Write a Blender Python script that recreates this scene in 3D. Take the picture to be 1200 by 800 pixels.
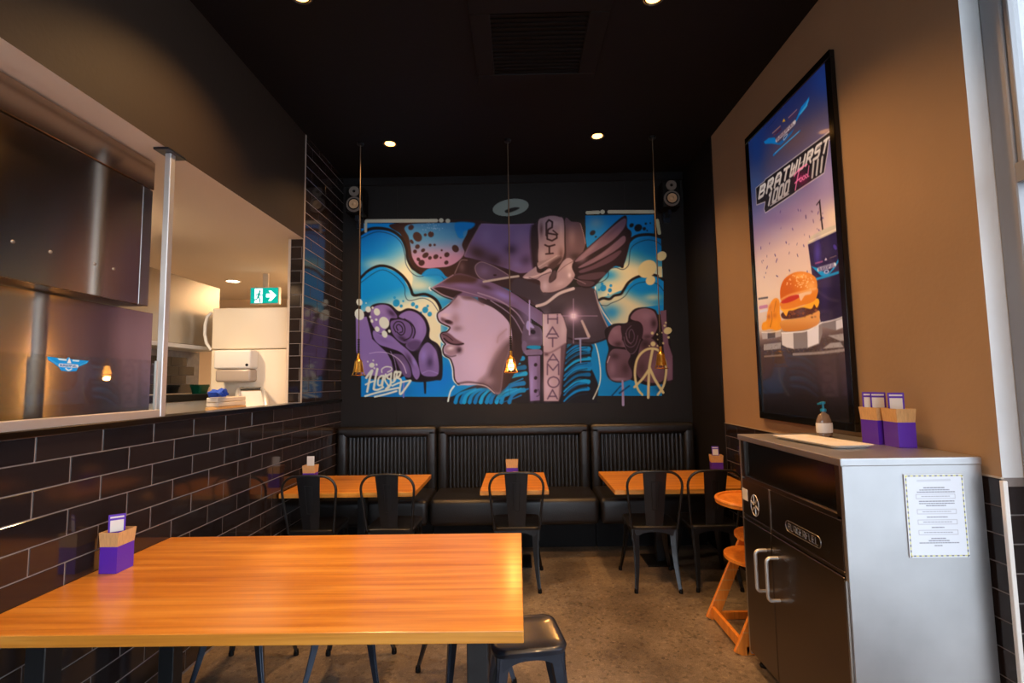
import bpy, bmesh, math, random
import numpy as np
from mathutils import Vector, Matrix

for o in list(bpy.data.objects):
    bpy.data.objects.remove(o, do_unlink=True)
scene = bpy.context.scene
COL = scene.collection
R = math.radians
random.seed(7)

# ------------------------------------------------------------------ camera
H = 1.52                                     # eye height
FPX = 584.17                                 # focal length in pixels of the 1200 x 800 frame
YAW, PITCH, ROLL = -0.01122, 0.08010, -0.01555
def cam_axes():
    cy, sy, cp, sp, cr, sr = math.cos(YAW), math.sin(YAW), math.cos(PITCH), math.sin(PITCH), math.cos(ROLL), math.sin(ROLL)
    f = Vector((sy*cp, cy*cp, sp)); r = Vector((cy, -sy, 0)); u = r.cross(f)
    return cr*r + sr*u, -sr*r + cr*u, f
CR, CU, CF = cam_axes()
cd = bpy.data.cameras.new('camera'); cam = bpy.data.objects.new('camera', cd); COL.objects.link(cam)
cd.sensor_width = 36.0; cd.lens = FPX*36.0/1200.0; cd.clip_start = 0.02; cd.clip_end = 200
cam.matrix_world = Matrix(((CR.x, CU.x, -CF.x, 0), (CR.y, CU.y, -CF.y, 0), (CR.z, CU.z, -CF.z, H), (0, 0, 0, 1)))
scene.camera = cam

# a pixel of the photograph gives a direction; the plane it lies on gives the distance
def ray(x, y): return CR*((x-600)/FPX) - CU*((y-400)/FPX) + CF
def at_x(x, y, X): d = ray(x, y); d = d*(X/d.x); return Vector((X, d.y, d.z+H))
def at_y(x, y, Y): d = ray(x, y); d = d*(Y/d.y); return Vector((d.x, Y, d.z+H))
def at_z(x, y, Z): d = ray(x, y); d = d*((Z-H)/d.z); return Vector((d.x, d.y, Z))

# ------------------------------------------------------------------ world and exposure
world = bpy.data.worlds.new('overcast_sky'); scene.world = world; world.use_nodes = True
bg = world.node_tree.nodes['Background']
bg.inputs[0].default_value = (0.78, 0.88, 1.0, 1); bg.inputs[1].default_value = 4.2
scene.view_settings.view_transform = 'Standard'; scene.view_settings.look = 'None'
scene.view_settings.gamma = 1.0; scene.view_settings.use_curve_mapping = False
scene.view_settings.exposure = 0.0

# ------------------------------------------------------------------ materials
def s2l(c):
    out = []
    for v in c[:3]:
        v = v/255.0
        out.append(v/12.92 if v <= 0.04045 else ((v+0.055)/1.055)**2.4)
    return tuple(out)+(1.0,)
M = {}
def mat(name, rgb, rough=0.5, metal=0.0, spec=0.5, coat=0.0, emit=None, estr=0.0, bump=None, var=None, aniso=0.0, alpha=None, noise_rough=None):
    """Principled material; bump=(scale,strength), var=(scale,amount,(sx,sy,sz)) mottles the colour."""
    m = bpy.data.materials.new(name); m.use_nodes = True
    nt = m.node_tree; b = nt.nodes['Principled BSDF']; L = nt.links
    col = s2l(rgb)
    b.inputs['Base Color'].default_value = col
    b.inputs['Roughness'].default_value = rough; b.inputs['Metallic'].default_value = metal
    b.inputs['Specular IOR Level'].default_value = spec; b.inputs['Coat Weight'].default_value = coat
    b.inputs['Coat Roughness'].default_value = 0.08
    b.inputs['Anisotropic'].default_value = aniso
    if emit: b.inputs['Emission Color'].default_value = s2l(emit); b.inputs['Emission Strength'].default_value = estr
    tc = nt.nodes.new('ShaderNodeTexCoord')
    if var:
        mp = nt.nodes.new('ShaderNodeMapping'); mp.inputs['Scale'].default_value = var[2] if len(var) > 2 else (1, 1, 1)
        n = nt.nodes.new('ShaderNodeTexNoise'); n.inputs['Scale'].default_value = var[0]; n.inputs['Detail'].default_value = 6
        L.new(tc.outputs['Object'], mp.inputs[0]); L.new(mp.outputs[0], n.inputs['Vector'])
        cr = nt.nodes.new('ShaderNodeValToRGB'); a = var[1]
        cr.color_ramp.elements[0].color = tuple(max(0, c*(1-a)) for c in col[:3])+(1,)
        cr.color_ramp.elements[1].color = tuple(min(1, c*(1+a)) for c in col[:3])+(1,)
        cr.color_ramp.elements[0].position = 0.3; cr.color_ramp.elements[1].position = 0.7
        L.new(n.outputs['Fac'], cr.inputs[0]); L.new(cr.outputs[0], b.inputs['Base Color'])
        if noise_rough:
            mr = nt.nodes.new('ShaderNodeMapRange'); mr.inputs['To Min'].default_value = noise_rough[0]; mr.inputs['To Max'].default_value = noise_rough[1]
            L.new(n.outputs['Fac'], mr.inputs['Value']); L.new(mr.outputs[0], b.inputs['Roughness'])
    if bump:
        mp2 = nt.nodes.new('ShaderNodeMapping'); mp2.inputs['Scale'].default_value = bump[2] if len(bump) > 2 else (1, 1, 1)
        n2 = nt.nodes.new('ShaderNodeTexNoise'); n2.inputs['Scale'].default_value = bump[0]; n2.inputs['Detail'].default_value = bump[3] if len(bump) > 3 else 4
        bp = nt.nodes.new('ShaderNodeBump'); bp.inputs['Strength'].default_value = bump[1]; bp.inputs['Distance'].default_value = 0.01
        L.new(tc.outputs['Object'], mp2.inputs[0]); L.new(mp2.outputs[0], n2.inputs['Vector'])
        L.new(n2.outputs['Fac'], bp.inputs['Height']); L.new(bp.outputs[0], b.inputs['Normal'])
    M[name] = m
    return m
def glass_mat(name, tint=(1, 1, 1), gloss=0.06):
    m = bpy.data.materials.new(name); m.use_nodes = True; nt = m.node_tree; nt.nodes.clear()
    out = nt.nodes.new('ShaderNodeOutputMaterial'); mx = nt.nodes.new('ShaderNodeMixShader')
    tr = nt.nodes.new('ShaderNodeBsdfTransparent'); gl = nt.nodes.new('ShaderNodeBsdfGlossy')
    tr.inputs[0].default_value = tint+(1,); gl.inputs['Roughness'].default_value = 0.02
    lw = nt.nodes.new('ShaderNodeLayerWeight'); lw.inputs[0].default_value = 0.5          # same from both sides of the pane
    pw = nt.nodes.new('ShaderNodeMath'); pw.operation = 'POWER'; pw.inputs[1].default_value = 5.0
    ma = nt.nodes.new('ShaderNodeMath'); ma.operation = 'MULTIPLY_ADD'; ma.inputs[1].default_value = 0.9; ma.inputs[2].default_value = 0.04
    nt.links.new(lw.outputs['Facing'], pw.inputs[0]); nt.links.new(pw.outputs[0], ma.inputs[0])
    nt.links.new(ma.outputs[0], mx.inputs[0]); nt.links.new(tr.outputs[0], mx.inputs[1]); nt.links.new(gl.outputs[0], mx.inputs[2])
    nt.links.new(mx.outputs[0], out.inputs[0]); M[name] = m
    return m
def paint_mat(name, rough=0.5, spec=0.3, coat=0.0, emit=0.0):
    m = bpy.data.materials.new(name); m.use_nodes = True; nt = m.node_tree; b = nt.nodes['Principled BSDF']
    a = nt.nodes.new('ShaderNodeVertexColor'); a.layer_name = 'Col'
    nt.links.new(a.outputs[0], b.inputs['Base Color'])
    b.inputs['Roughness'].default_value = rough; b.inputs['Specular IOR Level'].default_value = spec; b.inputs['Coat Weight'].default_value = coat
    b.inputs['Coat Roughness'].default_value = 0.05
    if emit:
        nt.links.new(a.outputs[0], b.inputs['Emission Color']); b.inputs['Emission Strength'].default_value = emit
    M[name] = m
    return m

mat('ceiling_black', (15, 13, 15), 0.7, spec=0.25, bump=(30, 0.1))
mat('wall_black', (22, 20, 20), 0.55, spec=0.3, bump=(60, 0.08))
mat('bulkhead_brown', (44, 36, 30), 0.6, spec=0.3, bump=(40, 0.08))
mat('wall_taupe', (160, 134, 106), 0.75, spec=0.25, var=(1.6, 0.06), bump=(45, 0.1))
mat('pier_white', (214, 216, 218), 0.6, var=(3, 0.04))
mat('grout', (128, 120, 116), 0.85, var=(25, 0.12))
mat('steel', (176, 172, 168), 0.3, 1.0, bump=(3, 0.03, (1, 1, 6)))
mat('steel_hood', (190, 178, 166), 0.2, 1.0, aniso=0.85, bump=(3.2, 0.3, (1, 1, 0.06), 1))
def brushed(m):
    nt = m.node_tree; tg = nt.nodes.new('ShaderNodeTangent'); tg.direction_type = 'RADIAL'; tg.axis = 'Z'
    nt.links.new(tg.outputs[0], nt.nodes['Principled BSDF'].inputs['Tangent']); nt.nodes['Principled BSDF'].inputs['Anisotropic Rotation'].default_value = 0.25
brushed(M['steel_hood'])
mat('steel_dark', (112, 104, 98), 0.28, 1.0, bump=(3, 0.05, (1, 1, 0.5), 2))
mat('steel_cabinet', (188, 188, 190), 0.42, 1.0, var=(2.2, 0.16, (1, 1, 1)), bump=(1.7, 0.05, (1, 1, 0.4), 2))  # mottled reflections of the room put into the colour
mat('aluminium', (212, 212, 212), 0.4, 0.75)
mat('sill_metal', (70, 66, 64), 0.28, 1.0)
mat('black_metal', (30, 32, 35), 0.38, 0.4, spec=0.6, coat=0.25, bump=(90, 0.03))
mat('gun_metal', (52, 60, 74), 0.3, 0.75, spec=0.6, coat=0.3, var=(9, 0.15))
mat('black_leather', (24, 23, 24), 0.36, spec=0.55, bump=(160, 0.15))
mat('black_matte', (14, 13, 14), 0.6, spec=0.2)
mat('black_gloss', (12, 12, 13), 0.15, spec=0.5)
mat('cream_wall', (226, 206, 182), 0.7)
mat('kitchen_ceiling', (222, 212, 200), 0.8)
mat('white_plastic', (232, 228, 222), 0.35, var=(4, 0.02))
mat('fridge_white', (240, 226, 204), 0.4, bump=(120, 0.05))
mat('smoke_plastic', (176, 162, 150), 0.25)
mat('brass', (190, 140, 62), 0.28, 1.0)
mat('cord_black', (20, 18, 17), 0.6)
mat('cord_fabric', (92, 78, 60), 0.7)
mat('purple_card', (84, 38, 178), 0.4, coat=0.2)
mat('kraft_card', (204, 162, 108), 0.75, var=(30, 0.12, (6, 6, 1)))
mat('white_card', (226, 222, 216), 0.5)
mat('grey_qr', (150, 148, 150), 0.6)
mat('white_paper', (232, 236, 242), 0.6)
mat('teal_plastic', (28, 132, 170), 0.3)
mat('blue_cloth', (16, 72, 190), 0.7, bump=(60, 0.4))
mat('green_plastic', (10, 96, 62), 0.4)
mat('board_white', (228, 214, 196), 0.5)
mat('soap_clear', (126, 106, 90), 0.12, coat=0.5)
mat('lamp_glow', (255, 214, 150), 0.5, emit=(255, 176, 96), estr=7.0)
mat('bulb_glow', (255, 190, 90), 0.4, emit=(255, 170, 70), estr=22.0)
mat('white_glow', (255, 240, 220), 0.5, emit=(255, 226, 190), estr=14.0)
mat('speaker_ring', (118, 110, 102), 0.45)
mat('speaker_cone', (206, 170, 130), 0.4)
mat('window_frame', (150, 152, 156), 0.45, 0.4)
mat('concrete_outside', (168, 168, 166), 0.8, var=(2, 0.1))
mat('brick_outside', (120, 84, 60), 0.8, var=(3, 0.2))
mat('kitchen_tile_white', (214, 214, 208), 0.25)
mat('trim_cream', (196, 182, 166), 0.35, 0.5)
glass_mat('clear_glass'); glass_mat('screen_glass', (0.93, 0.95, 0.94))
paint_mat('mural_paint', 0.5, 0.2); paint_mat('print_gloss', 0.22, 0.5, 0.6, 0.42); paint_mat('print_flat', 0.55, 0.3); paint_mat('sign_lit', 0.4, 0.3, 0.0, 1.6)

def tile_mat():
    m = mat('black_tile', (34, 28, 29), 0.1, spec=0.55, coat=0.3, bump=(5, 0.02))
    nt = m.node_tree; b = nt.nodes['Principled BSDF']
    oi = nt.nodes.new('ShaderNodeObjectInfo'); cr = nt.nodes.new('ShaderNodeValToRGB')
    cr.color_ramp.elements[0].color = s2l((30, 26, 28)); cr.color_ramp.elements[1].color = s2l((42, 34, 33))
    nt.links.new(oi.outputs['Random'], cr.inputs[0]); nt.links.new(cr.outputs[0], b.inputs['Base Color'])
tile_mat()

def wood_mat(name, c0, c1, c2, axis, rough=0.3, coat=0.35):
    m = bpy.data.materials.new(name); m.use_nodes = True; nt = m.node_tree; b = nt.nodes['Principled BSDF']; L = nt.links
    tc = nt.nodes.new('ShaderNodeTexCoord'); mp = nt.nodes.new('ShaderNodeMapping')
    sc = [14, 14, 14]; sc[axis] = 0.7; mp.inputs['Scale'].default_value = sc
    n = nt.nodes.new('ShaderNodeTexNoise'); n.inputs['Scale'].default_value = 1.6; n.inputs['Detail'].default_value = 7; n.inputs['Distortion'].default_value = 0.5
    L.new(tc.outputs['Object'], mp.inputs[0]); L.new(mp.outputs[0], n.inputs['Vector'])
    mp2 = nt.nodes.new('ShaderNodeMapping'); sc2 = [90, 90, 90]; sc2[axis] = 2.2; mp2.inputs['Scale'].default_value = sc2
    n2 = nt.nodes.new('ShaderNodeTexNoise'); n2.inputs['Scale'].default_value = 1.0; n2.inputs['Detail'].default_value = 4
    L.new(tc.outputs['Object'], mp2.inputs[0]); L.new(mp2.outputs[0], n2.inputs['Vector'])
    cr = nt.nodes.new('ShaderNodeValToRGB'); e = cr.color_ramp.elements
    e[0].position = 0.3; e[0].color = s2l(c0); e[1].position = 0.72; e[1].color = s2l(c2); k = e.new(0.5); k.color = s2l(c1)
    L.new(n.outputs['Fac'], cr.inputs[0])
    cr2 = nt.nodes.new('ShaderNodeValToRGB'); cr2.color_ramp.elements[0].position = 0.36; cr2.color_ramp.elements[1].position = 0.5
    cr2.color_ramp.elements[0].color = (0.72, 0.66, 0.6, 1); cr2.color_ramp.elements[1].color = (1, 1, 1, 1)
    L.new(n2.outputs['Fac'], cr2.inputs[0])
    mx = nt.nodes.new('ShaderNodeMix'); mx.data_type = 'RGBA'; mx.blend_type = 'MULTIPLY'; mx.inputs['Factor'].default_value = 0.5
    L.new(cr.outputs[0], mx.inputs['A']); L.new(cr2.outputs[0], mx.inputs['B']); L.new(mx.outputs['Result'], b.inputs['Base Color'])
    b.inputs['Roughness'].default_value = rough; b.inputs['Coat Weight'].default_value = coat; b.inputs['Coat Roughness'].default_value = 0.2
    M[name] = m
wood_mat('table_wood', (184, 112, 34), (204, 134, 46), (222, 158, 68), 0)
wood_mat('highchair_wood', (206, 116, 34), (222, 134, 46), (234, 152, 62), 2, 0.4, 0.15)

def floor_mat():
    m = bpy.data.materials.new('polished_concrete'); m.use_nodes = True; nt = m.node_tree; b = nt.nodes['Principled BSDF']; L = nt.links
    tc = nt.nodes.new('ShaderNodeTexCoord')
    def noise(s, d): n = nt.nodes.new('ShaderNodeTexNoise'); n.inputs['Scale'].default_value = s; n.inputs['Detail'].default_value = d; L.new(tc.outputs['Object'], n.inputs['Vector']); return n
    def ramp(src, stops):
        c = nt.nodes.new('ShaderNodeValToRGB'); e = c.color_ramp.elements
        e[0].position, e[0].color = stops[0]; e[1].position, e[1].color = stops[-1]
        for p, k in stops[1:-1]: x = e.new(p); x.color = k
        L.new(src, c.inputs[0]); return c
    big = ramp(noise(2.2, 8).outputs['Fac'], [(0.35, s2l((102, 91, 79))), (0.65, s2l((142, 129, 112)))])
    vo = nt.nodes.new('ShaderNodeTexVoronoi'); vo.inputs['Scale'].default_value = 60; L.new(tc.outputs['Object'], vo.inputs['Vector'])
    spk = ramp(vo.outputs['Color'], [(0.0, (0.25, 0.23, 0.22, 1)), (0.3, (0.85, 0.82, 0.8, 1)), (0.75, (1, 1, 1, 1)), (1.0, (1.5, 1.45, 1.4, 1))])
    fine = ramp(noise(160, 3).outputs['Fac'], [(0.38, (0.6, 0.58, 0.56, 1)), (0.6, (1.1, 1.1, 1.1, 1))])
    def mul(a, c, f):
        x = nt.nodes.new('ShaderNodeMix'); x.data_type = 'RGBA'; x.blend_type = 'MULTIPLY'; x.inputs['Factor'].default_value = f
        L.new(a, x.inputs['A']); L.new(c, x.inputs['B']); return x.outputs['Result']
    L.new(mul(mul(big.outputs[0], spk.outputs[0], 0.8), fine.outputs[0], 0.7), b.inputs['Base Color'])
    mr = nt.nodes.new('ShaderNodeMapRange'); mr.inputs['To Min'].default_value = 0.28; mr.inputs['To Max'].default_value = 0.5
    L.new(noise(4, 5).outputs['Fac'], mr.inputs['Value']); L.new(mr.outputs[0], b.inputs['Roughness'])
    M['polished_concrete'] = m
floor_mat()

# ------------------------------------------------------------------ mesh helpers
def BM(): return bmesh.new()
def box(bm, x0, x1, y0, y1, z0, z1, bev=0.0, seg=2):
    x0, x1 = min(x0, x1), max(x0, x1); y0, y1 = min(y0, y1), max(y0, y1); z0, z1 = min(z0, z1), max(z0, z1)
    vs = [bm.verts.new((x, y, z)) for x in (x0, x1) for y in (y0, y1) for z in (z0, z1)]
    fs = [bm.faces.new([vs[i] for i in q]) for q in ((0, 1, 3, 2), (4, 6, 7, 5), (0, 4, 5, 1), (2, 3, 7, 6), (0, 2, 6, 4), (1, 5, 7, 3))]
    if bev > 0:
        es = list({e for f in fs for e in f.edges})
        bmesh.ops.bevel(bm, geom=es, offset=bev, segments=seg, profile=0.5, affect='EDGES')
    return bm
def basis(d):
    d = d.normalized(); a = Vector((0, 0, 1)) if abs(d.z) < 0.9 else Vector((1, 0, 0))
    u = d.cross(a).normalized(); return u, d.cross(u).normalized()
def tube(bm, pts, r, n=10, closed=False, cap=True):
    pts = [Vector(p) for p in pts]; rs = r if isinstance(r, (list, tuple)) else [r]*len(pts)
    rings = []; u = None
    for i, p in enumerate(pts):
        if closed: d = pts[(i+1) % len(pts)]-pts[i-1]
        else: d = pts[min(i+1, len(pts)-1)]-pts[max(i-1, 0)]
        d = d.normalized()
        if u is None: u, v = basis(d)
        else:
            u = (u-d*u.dot(d)); u = u.normalized() if u.length > 1e-6 else basis(d)[0]; v = d.cross(u)
        rings.append([bm.verts.new(p+(u*math.cos(2*math.pi*k/n)+v*math.sin(2*math.pi*k/n))*rs[i]) for k in range(n)])
    m = len(rings)
    for i in range(m if closed else m-1):
        a, b = rings[i], rings[(i+1) % m]
        for k in range(n): bm.faces.new((a[k], a[(k+1) % n], b[(k+1) % n], b[k]))
    if cap and not closed:
        bm.faces.new(list(reversed(rings[0]))); bm.faces.new(rings[-1])
    return bm
def lathe(bm, prof, c=(0, 0, 0), n=24, axis='z', sx=1.0, sy=1.0):
    rings = []
    for r, h in prof:
        ring = []
        for k in range(n):
            a = 2*math.pi*k/n; p = (r*math.cos(a)*sx, r*math.sin(a)*sy, h)
            if axis == 'y': p = (p[0], h, p[1])
            if axis == 'x': p = (h, p[0], p[1])
            ring.append(bm.verts.new((p[0]+c[0], p[1]+c[1], p[2]+c[2])))
        rings.append(ring)
    for a, b in zip(rings[:-1], rings[1:]):
        for k in range(n): bm.faces.new((a[k], a[(k+1) % n], b[(k+1) % n], b[k]))
    bm.faces.new(rings[0]); bm.faces.new(rings[-1])
    return bm
def prism(bm, poly, f0, f1):
    """poly: 2-D points; f0, f1 map a 2-D point to the two faces."""
    a = [bm.verts.new(f0(*p)) for p in poly]; b = [bm.verts.new(f1(*p)) for p in poly]
    bm.faces.new(a); bm.faces.new(list(reversed(b))); n = len(poly)
    for i in range(n): bm.faces.new((a[i], b[i], b[(i+1) % n], a[(i+1) % n]))
    return bm
def bar(bm, p0, p1, a0, a1, up=(0, 0, 1), bev=0.0):
    """rectangular bar from p0 to p1; a0=(w,h) at p0, a1 at p1; w across, h along 'up'."""
    p0, p1 = Vector(p0), Vector(p1); d = (p1-p0).normalized(); u = d.cross(Vector(up)).normalized(); v = u.cross(d).normalized()
    rs = []
    for p, (w, h) in ((p0, a0), (p1, a1)):
        rs.append([bm.verts.new(p+u*sx*w/2+v*sy*h/2) for sx, sy in ((-1, -1), (1, -1), (1, 1), (-1, 1))])
    fs = [bm.faces.new((rs[0][k], rs[0][(k+1) % 4], rs[1][(k+1) % 4], rs[1][k])) for k in range(4)]
    fs += [bm.faces.new(list(reversed(rs[0]))), bm.faces.new(rs[1])]
    if bev: bmesh.ops.bevel(bm, geom=list({e for f in fs for e in f.edges}), offset=bev, segments=2, profile=0.5, affect='EDGES')
    return bm
def rrect(w, d, r, n=5, cx=0, cy=0):
    out = []
    for sx, sy, a0 in ((1, 1, 0), (-1, 1, 90), (-1, -1, 180), (1, -1, 270)):
        for k in range(n+1):
            a = R(a0+90*k/n); out.append((cx+sx*(w/2-r)+r*math.cos(a), cy+sy*(d/2-r)+r*math.sin(a)))
    return out
def loft(bm, loops, cap=True):
    rs = [[bm.verts.new(p) for p in l] for l in loops]; n = len(rs[0])
    for a, b in zip(rs[:-1], rs[1:]):
        for k in range(n): bm.faces.new((a[k], a[(k+1) % n], b[(k+1) % n], b[k]))
    if cap: bm.faces.new(list(reversed(rs[0]))); bm.faces.new(rs[-1])
    return bm
def obj(name, bm, m, parent=None, smooth=False, loc=None):
    me = bpy.data.meshes.new(name)
    bmesh.ops.recalc_face_normals(bm, faces=bm.faces[:]); bm.to_mesh(me); bm.free()
    for k in (m if isinstance(m, (list, tuple)) else [m]): me.materials.append(M[k])
    if smooth:
        me.polygons.foreach_set('use_smooth', [True]*len(me.polygons))
        try: me.set_sharp_from_angle(angle=R(40))
        except Exception: pass
    o = bpy.data.objects.new(name, me); COL.objects.link(o)
    if parent: o.parent = parent
    if loc is not None: o.location = loc
    return o
def tag(o, label, cat, group=None):
    o['label'] = label; o['category'] = cat
    if group: o['group'] = group
    return o
def struct(o, label=None):
    o['kind'] = 'structure'
    if label: o['label'] = label
    return o
def thing(name, loc, label, cat, group=None, rz=0.0):
    o = bpy.data.objects.new(name, None); COL.objects.link(o); o.location = loc; o.rotation_euler = (0, 0, rz); o.empty_display_size = 0.1
    return tag(o, label, cat, group)
def copy_tree(o, parent=None):
    c = o.copy(); COL.objects.link(c)
    if parent: c.parent = parent
    for ch in o.children: copy_tree(ch, c)
    return c
def place(root, loc, rz, label):
    root.location = loc; root.rotation_euler = (0, 0, rz); root['label'] = label; return root

# ------------------------------------------------------------------ painter: flat prints and wall paint as vertex colours on fine flat meshes
def smooth_pts(P, closed=True, k=6):
    P = np.array(P, float); n = len(P); out = []
    rng = range(n) if closed else range(n-1)
    for i in rng:
        if closed: a, b, c, d = P[i-1], P[i], P[(i+1) % n], P[(i+2) % n]
        else: a, b, c, d = P[max(i-1, 0)], P[i], P[i+1], P[min(i+2, n-1)]
        for t in np.arange(k)/k:
            out.append(0.5*((2*b)+(c-a)*t+(2*a-5*b+4*c-d)*t*t+(3*b-a-3*c+d)*t**3))
    if not closed: out.append(P[-1])
    return np.array(out)
class Canvas:
    def __init__(s, w, h, fmap=None):
        s.w, s.h = int(w), int(h); s.rgb = np.zeros((s.h, s.w, 3), np.float32); s.a = np.zeros((s.h, s.w), np.float32)
        s.fmap = fmap or (lambda P: P); s.sub = lambda P: P; s.unit = 1.0
    def crop(s, x0, y0, sc):                      # following points are given in a crop of the photograph
        s.sub = lambda P: np.array(P, float)/sc+np.array([x0, y0]); s.unit = 1.0/sc; return s
    def m(s, P): return s.fmap(s.sub(np.array(P, float)))
    def scale_at(s, P):                           # canvas pixels per given unit, near P
        p = np.array(P, float).reshape(-1, 2).mean(0); a = s.m([p, p+[0, 1.0]]); return float(np.hypot(*(a[1]-a[0])))
    def region(s, P, pad):
        x0 = max(0, int(P[:, 0].min()-pad)); x1 = min(s.w, int(P[:, 0].max()+pad)+2)
        y0 = max(0, int(P[:, 1].min()-pad)); y1 = min(s.h, int(P[:, 1].max()+pad)+2)
        if x1 <= x0 or y1 <= y0: return None
        X, Y = np.meshgrid(np.arange(x0, x1, dtype=np.float32)+.5, np.arange(y0, y1, dtype=np.float32)+.5)
        return (slice(y0, y1), slice(x0, x1)), X, Y
    @staticmethod
    def segdist(X, Y, a, b):
        d = b-a; l2 = float(d@d)+1e-9
        t = np.clip(((X-a[0])*d[0]+(Y-a[1])*d[1])/l2, 0, 1)
        return np.hypot(X-a[0]-t*d[0], Y-a[1]-t*d[1]), t
    def put(s, sl, al, col, cover=True, only=False):
        if callable(col): c = col
        else: c = np.array(col, np.float32)
        if only: al = al*(s.a[sl] > 0.5)
        s.rgb[sl] = s.rgb[sl]*(1-al[..., None])+c*al[..., None]
        if cover and not only: s.a[sl] = np.maximum(s.a[sl], al)
    def mask(s, P, soft=1.0):
        r = s.region(P, soft+1)
        if r is None: return None
        sl, X, Y = r; ins = np.zeros(X.shape, bool); D = np.full(X.shape, 1e9, np.float32); n = len(P)
        for i in range(n):
            a, b = P[i], P[(i+1) % n]
            d, _ = s.segdist(X, Y, a, b); D = np.minimum(D, d)
            c = (a[1] > Y) != (b[1] > Y)
            if c.any():
                xi = a[0]+(Y-a[1])*(b[0]-a[0])/(b[1]-a[1]+1e-12); ins ^= c & (X < xi)
        sd = np.where(ins, -D, D); return sl, np.clip(0.5-sd/(2*max(soft, .3)), 0, 1), X, Y
    def poly(s, P, col, curve=True, soft=0.6, op=1.0, grad=None, only=False):
        """grad=((x,y),col2,(x2,y2)): colour runs from col at the first point to col2 at the second."""
        Q = s.m(smooth_pts(P) if curve else np.array(P, float)); r = s.mask(Q, soft)
        if r is None: return
        sl, al, X, Y = r; c = np.array(col, np.float32)
        if grad:
            g0, c2, g1 = grad; a, b = s.m([g0, g1]); d = b-a
            t = np.clip(((X-a[0])*d[0]+(Y-a[1])*d[1])/(d@d), 0, 1)[..., None]; t = t*t*(3-2*t)
            c = c*(1-t)+np.array(c2, np.float32)*t
        al = al*op
        if only: al = al*(s.a[sl] > 0.5)
        s.rgb[sl] = s.rgb[sl]*(1-al[..., None])+c*al[..., None]
        if not only: s.a[sl] = np.maximum(s.a[sl], al)
    def line(s, P, w, col, curve=True, soft=0.6, op=1.0, only=False, closed=False):
        """w in given units: a number or (start, end)."""
        Q0 = smooth_pts(P, closed, 5) if curve else np.array(P, float)
        if closed: Q0 = np.vstack([Q0, Q0[:1]])
        k = s.scale_at(P); Q = s.m(Q0); n = len(Q)
        ws = np.linspace(w[0], w[1], n) if isinstance(w, (tuple, list)) else np.full(n, w)
        ws = np.maximum(ws*k/2, 0.35)
        r = s.region(Q, ws.max()+soft+1)
        if r is None: return
        sl, X, Y = r; best = np.full(X.shape, 1e9, np.float32)
        for i in range(n-1):
            d, t = s.segdist(X, Y, Q[i], Q[i+1]); best = np.minimum(best, d-(ws[i]*(1-t)+ws[i+1]*t))
        s.put(sl, np.clip(0.5-best/(2*max(soft, .3)), 0, 1)*op, col, only=only)
    def ell(s, x, y, rx, ry, col, ang=0, op=1.0, soft=0.6, only=False):
        a = np.arange(0, 2*np.pi, np.pi/12); c, q = math.cos(R(ang)), math.sin(R(ang))
        P = np.stack([x+rx*np.cos(a)*c-ry*np.sin(a)*q, y+rx*np.cos(a)*q+ry*np.sin(a)*c], 1)
        s.poly(P, col, False, soft, op, only=only)
    def spray(s, x, y, rx, ry, col, op=0.8, ang=0, only=True):
        a = np.arange(0, 2*np.pi, np.pi/8); c, q = math.cos(R(ang)), math.sin(R(ang))
        P = np.stack([x+2*rx*np.cos(a)*c-2*ry*np.sin(a)*q, y+2*rx*np.cos(a)*q+2*ry*np.sin(a)*c], 1)
        Q = s.m(P); r = s.region(Q, 1)
        if r is None: return
        sl, X, Y = r; o = s.m([[x, y]])[0]; e1 = (Q[0]-o); e2 = (Q[4]-o)
        A = np.linalg.inv(np.array([[e1[0], e2[0]], [e1[1], e2[1]]])+1e-9*np.eye(2))
        u = A[0, 0]*(X-o[0])+A[0, 1]*(Y-o[1]); v = A[1, 0]*(X-o[0])+A[1, 1]*(Y-o[1])
        al = np.exp(-((u*u+v*v)*4))*op; al[(u*u+v*v) > 1] = 0
        s.put(sl, al, col, only=only)
    def mesh(s, name, to3d, m, parent=None, thr=0.5, flip=False, gain=(1, 1, 1)):
        """to3d maps arrays of canvas x, y to an (n,3) array."""
        use = s.a > thr
        vid = np.zeros((s.h+1, s.w+1), bool)
        vid[:-1, :-1] |= use; vid[1:, :-1] |= use; vid[:-1, 1:] |= use; vid[1:, 1:] |= use
        idx = np.full(vid.shape, -1, np.int64); nv = int(vid.sum()); idx[vid] = np.arange(nv)
        yy, xx = np.nonzero(vid); co = to3d(xx.astype(float), yy.astype(float))
        pr = np.zeros((s.h+1, s.w+1, 3), np.float32); pw = np.zeros((s.h+1, s.w+1, 1), np.float32)
        ua = use[..., None].astype(np.float32)
        for dy in (0, 1):
            for dx in (0, 1):
                pr[dy:s.h+dy, dx:s.w+dx] += s.rgb*ua; pw[dy:s.h+dy, dx:s.w+dx] += ua
        c = (pr/np.maximum(pw, 1e-6))[vid]/255.0
        c = np.clip(c, 0, 1); c = np.where(c <= 0.04045, c/12.92, ((c+0.055)/1.055)**2.4); c = np.clip(c*np.array(gain), 0, 1)
        fy, fx = np.nonzero(use)
        q = np.stack([idx[fy, fx], idx[fy+1, fx], idx[fy+1, fx+1], idx[fy, fx+1]], 1)
        if flip: q = q[:, ::-1]
        me = bpy.data.meshes.new(name); nf = len(q)
        me.vertices.add(nv); me.vertices.foreach_set('co', co.astype(np.float32).ravel())
        me.loops.add(nf*4); me.loops.foreach_set('vertex_index', q.astype(np.int32).ravel())
        me.polygons.add(nf); me.polygons.foreach_set('loop_start', np.arange(0, nf*4, 4, dtype=np.int32))
        me.update(calc_edges=True)
        at = me.color_attributes.new('Col', 'FLOAT_COLOR', 'POINT')
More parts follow.
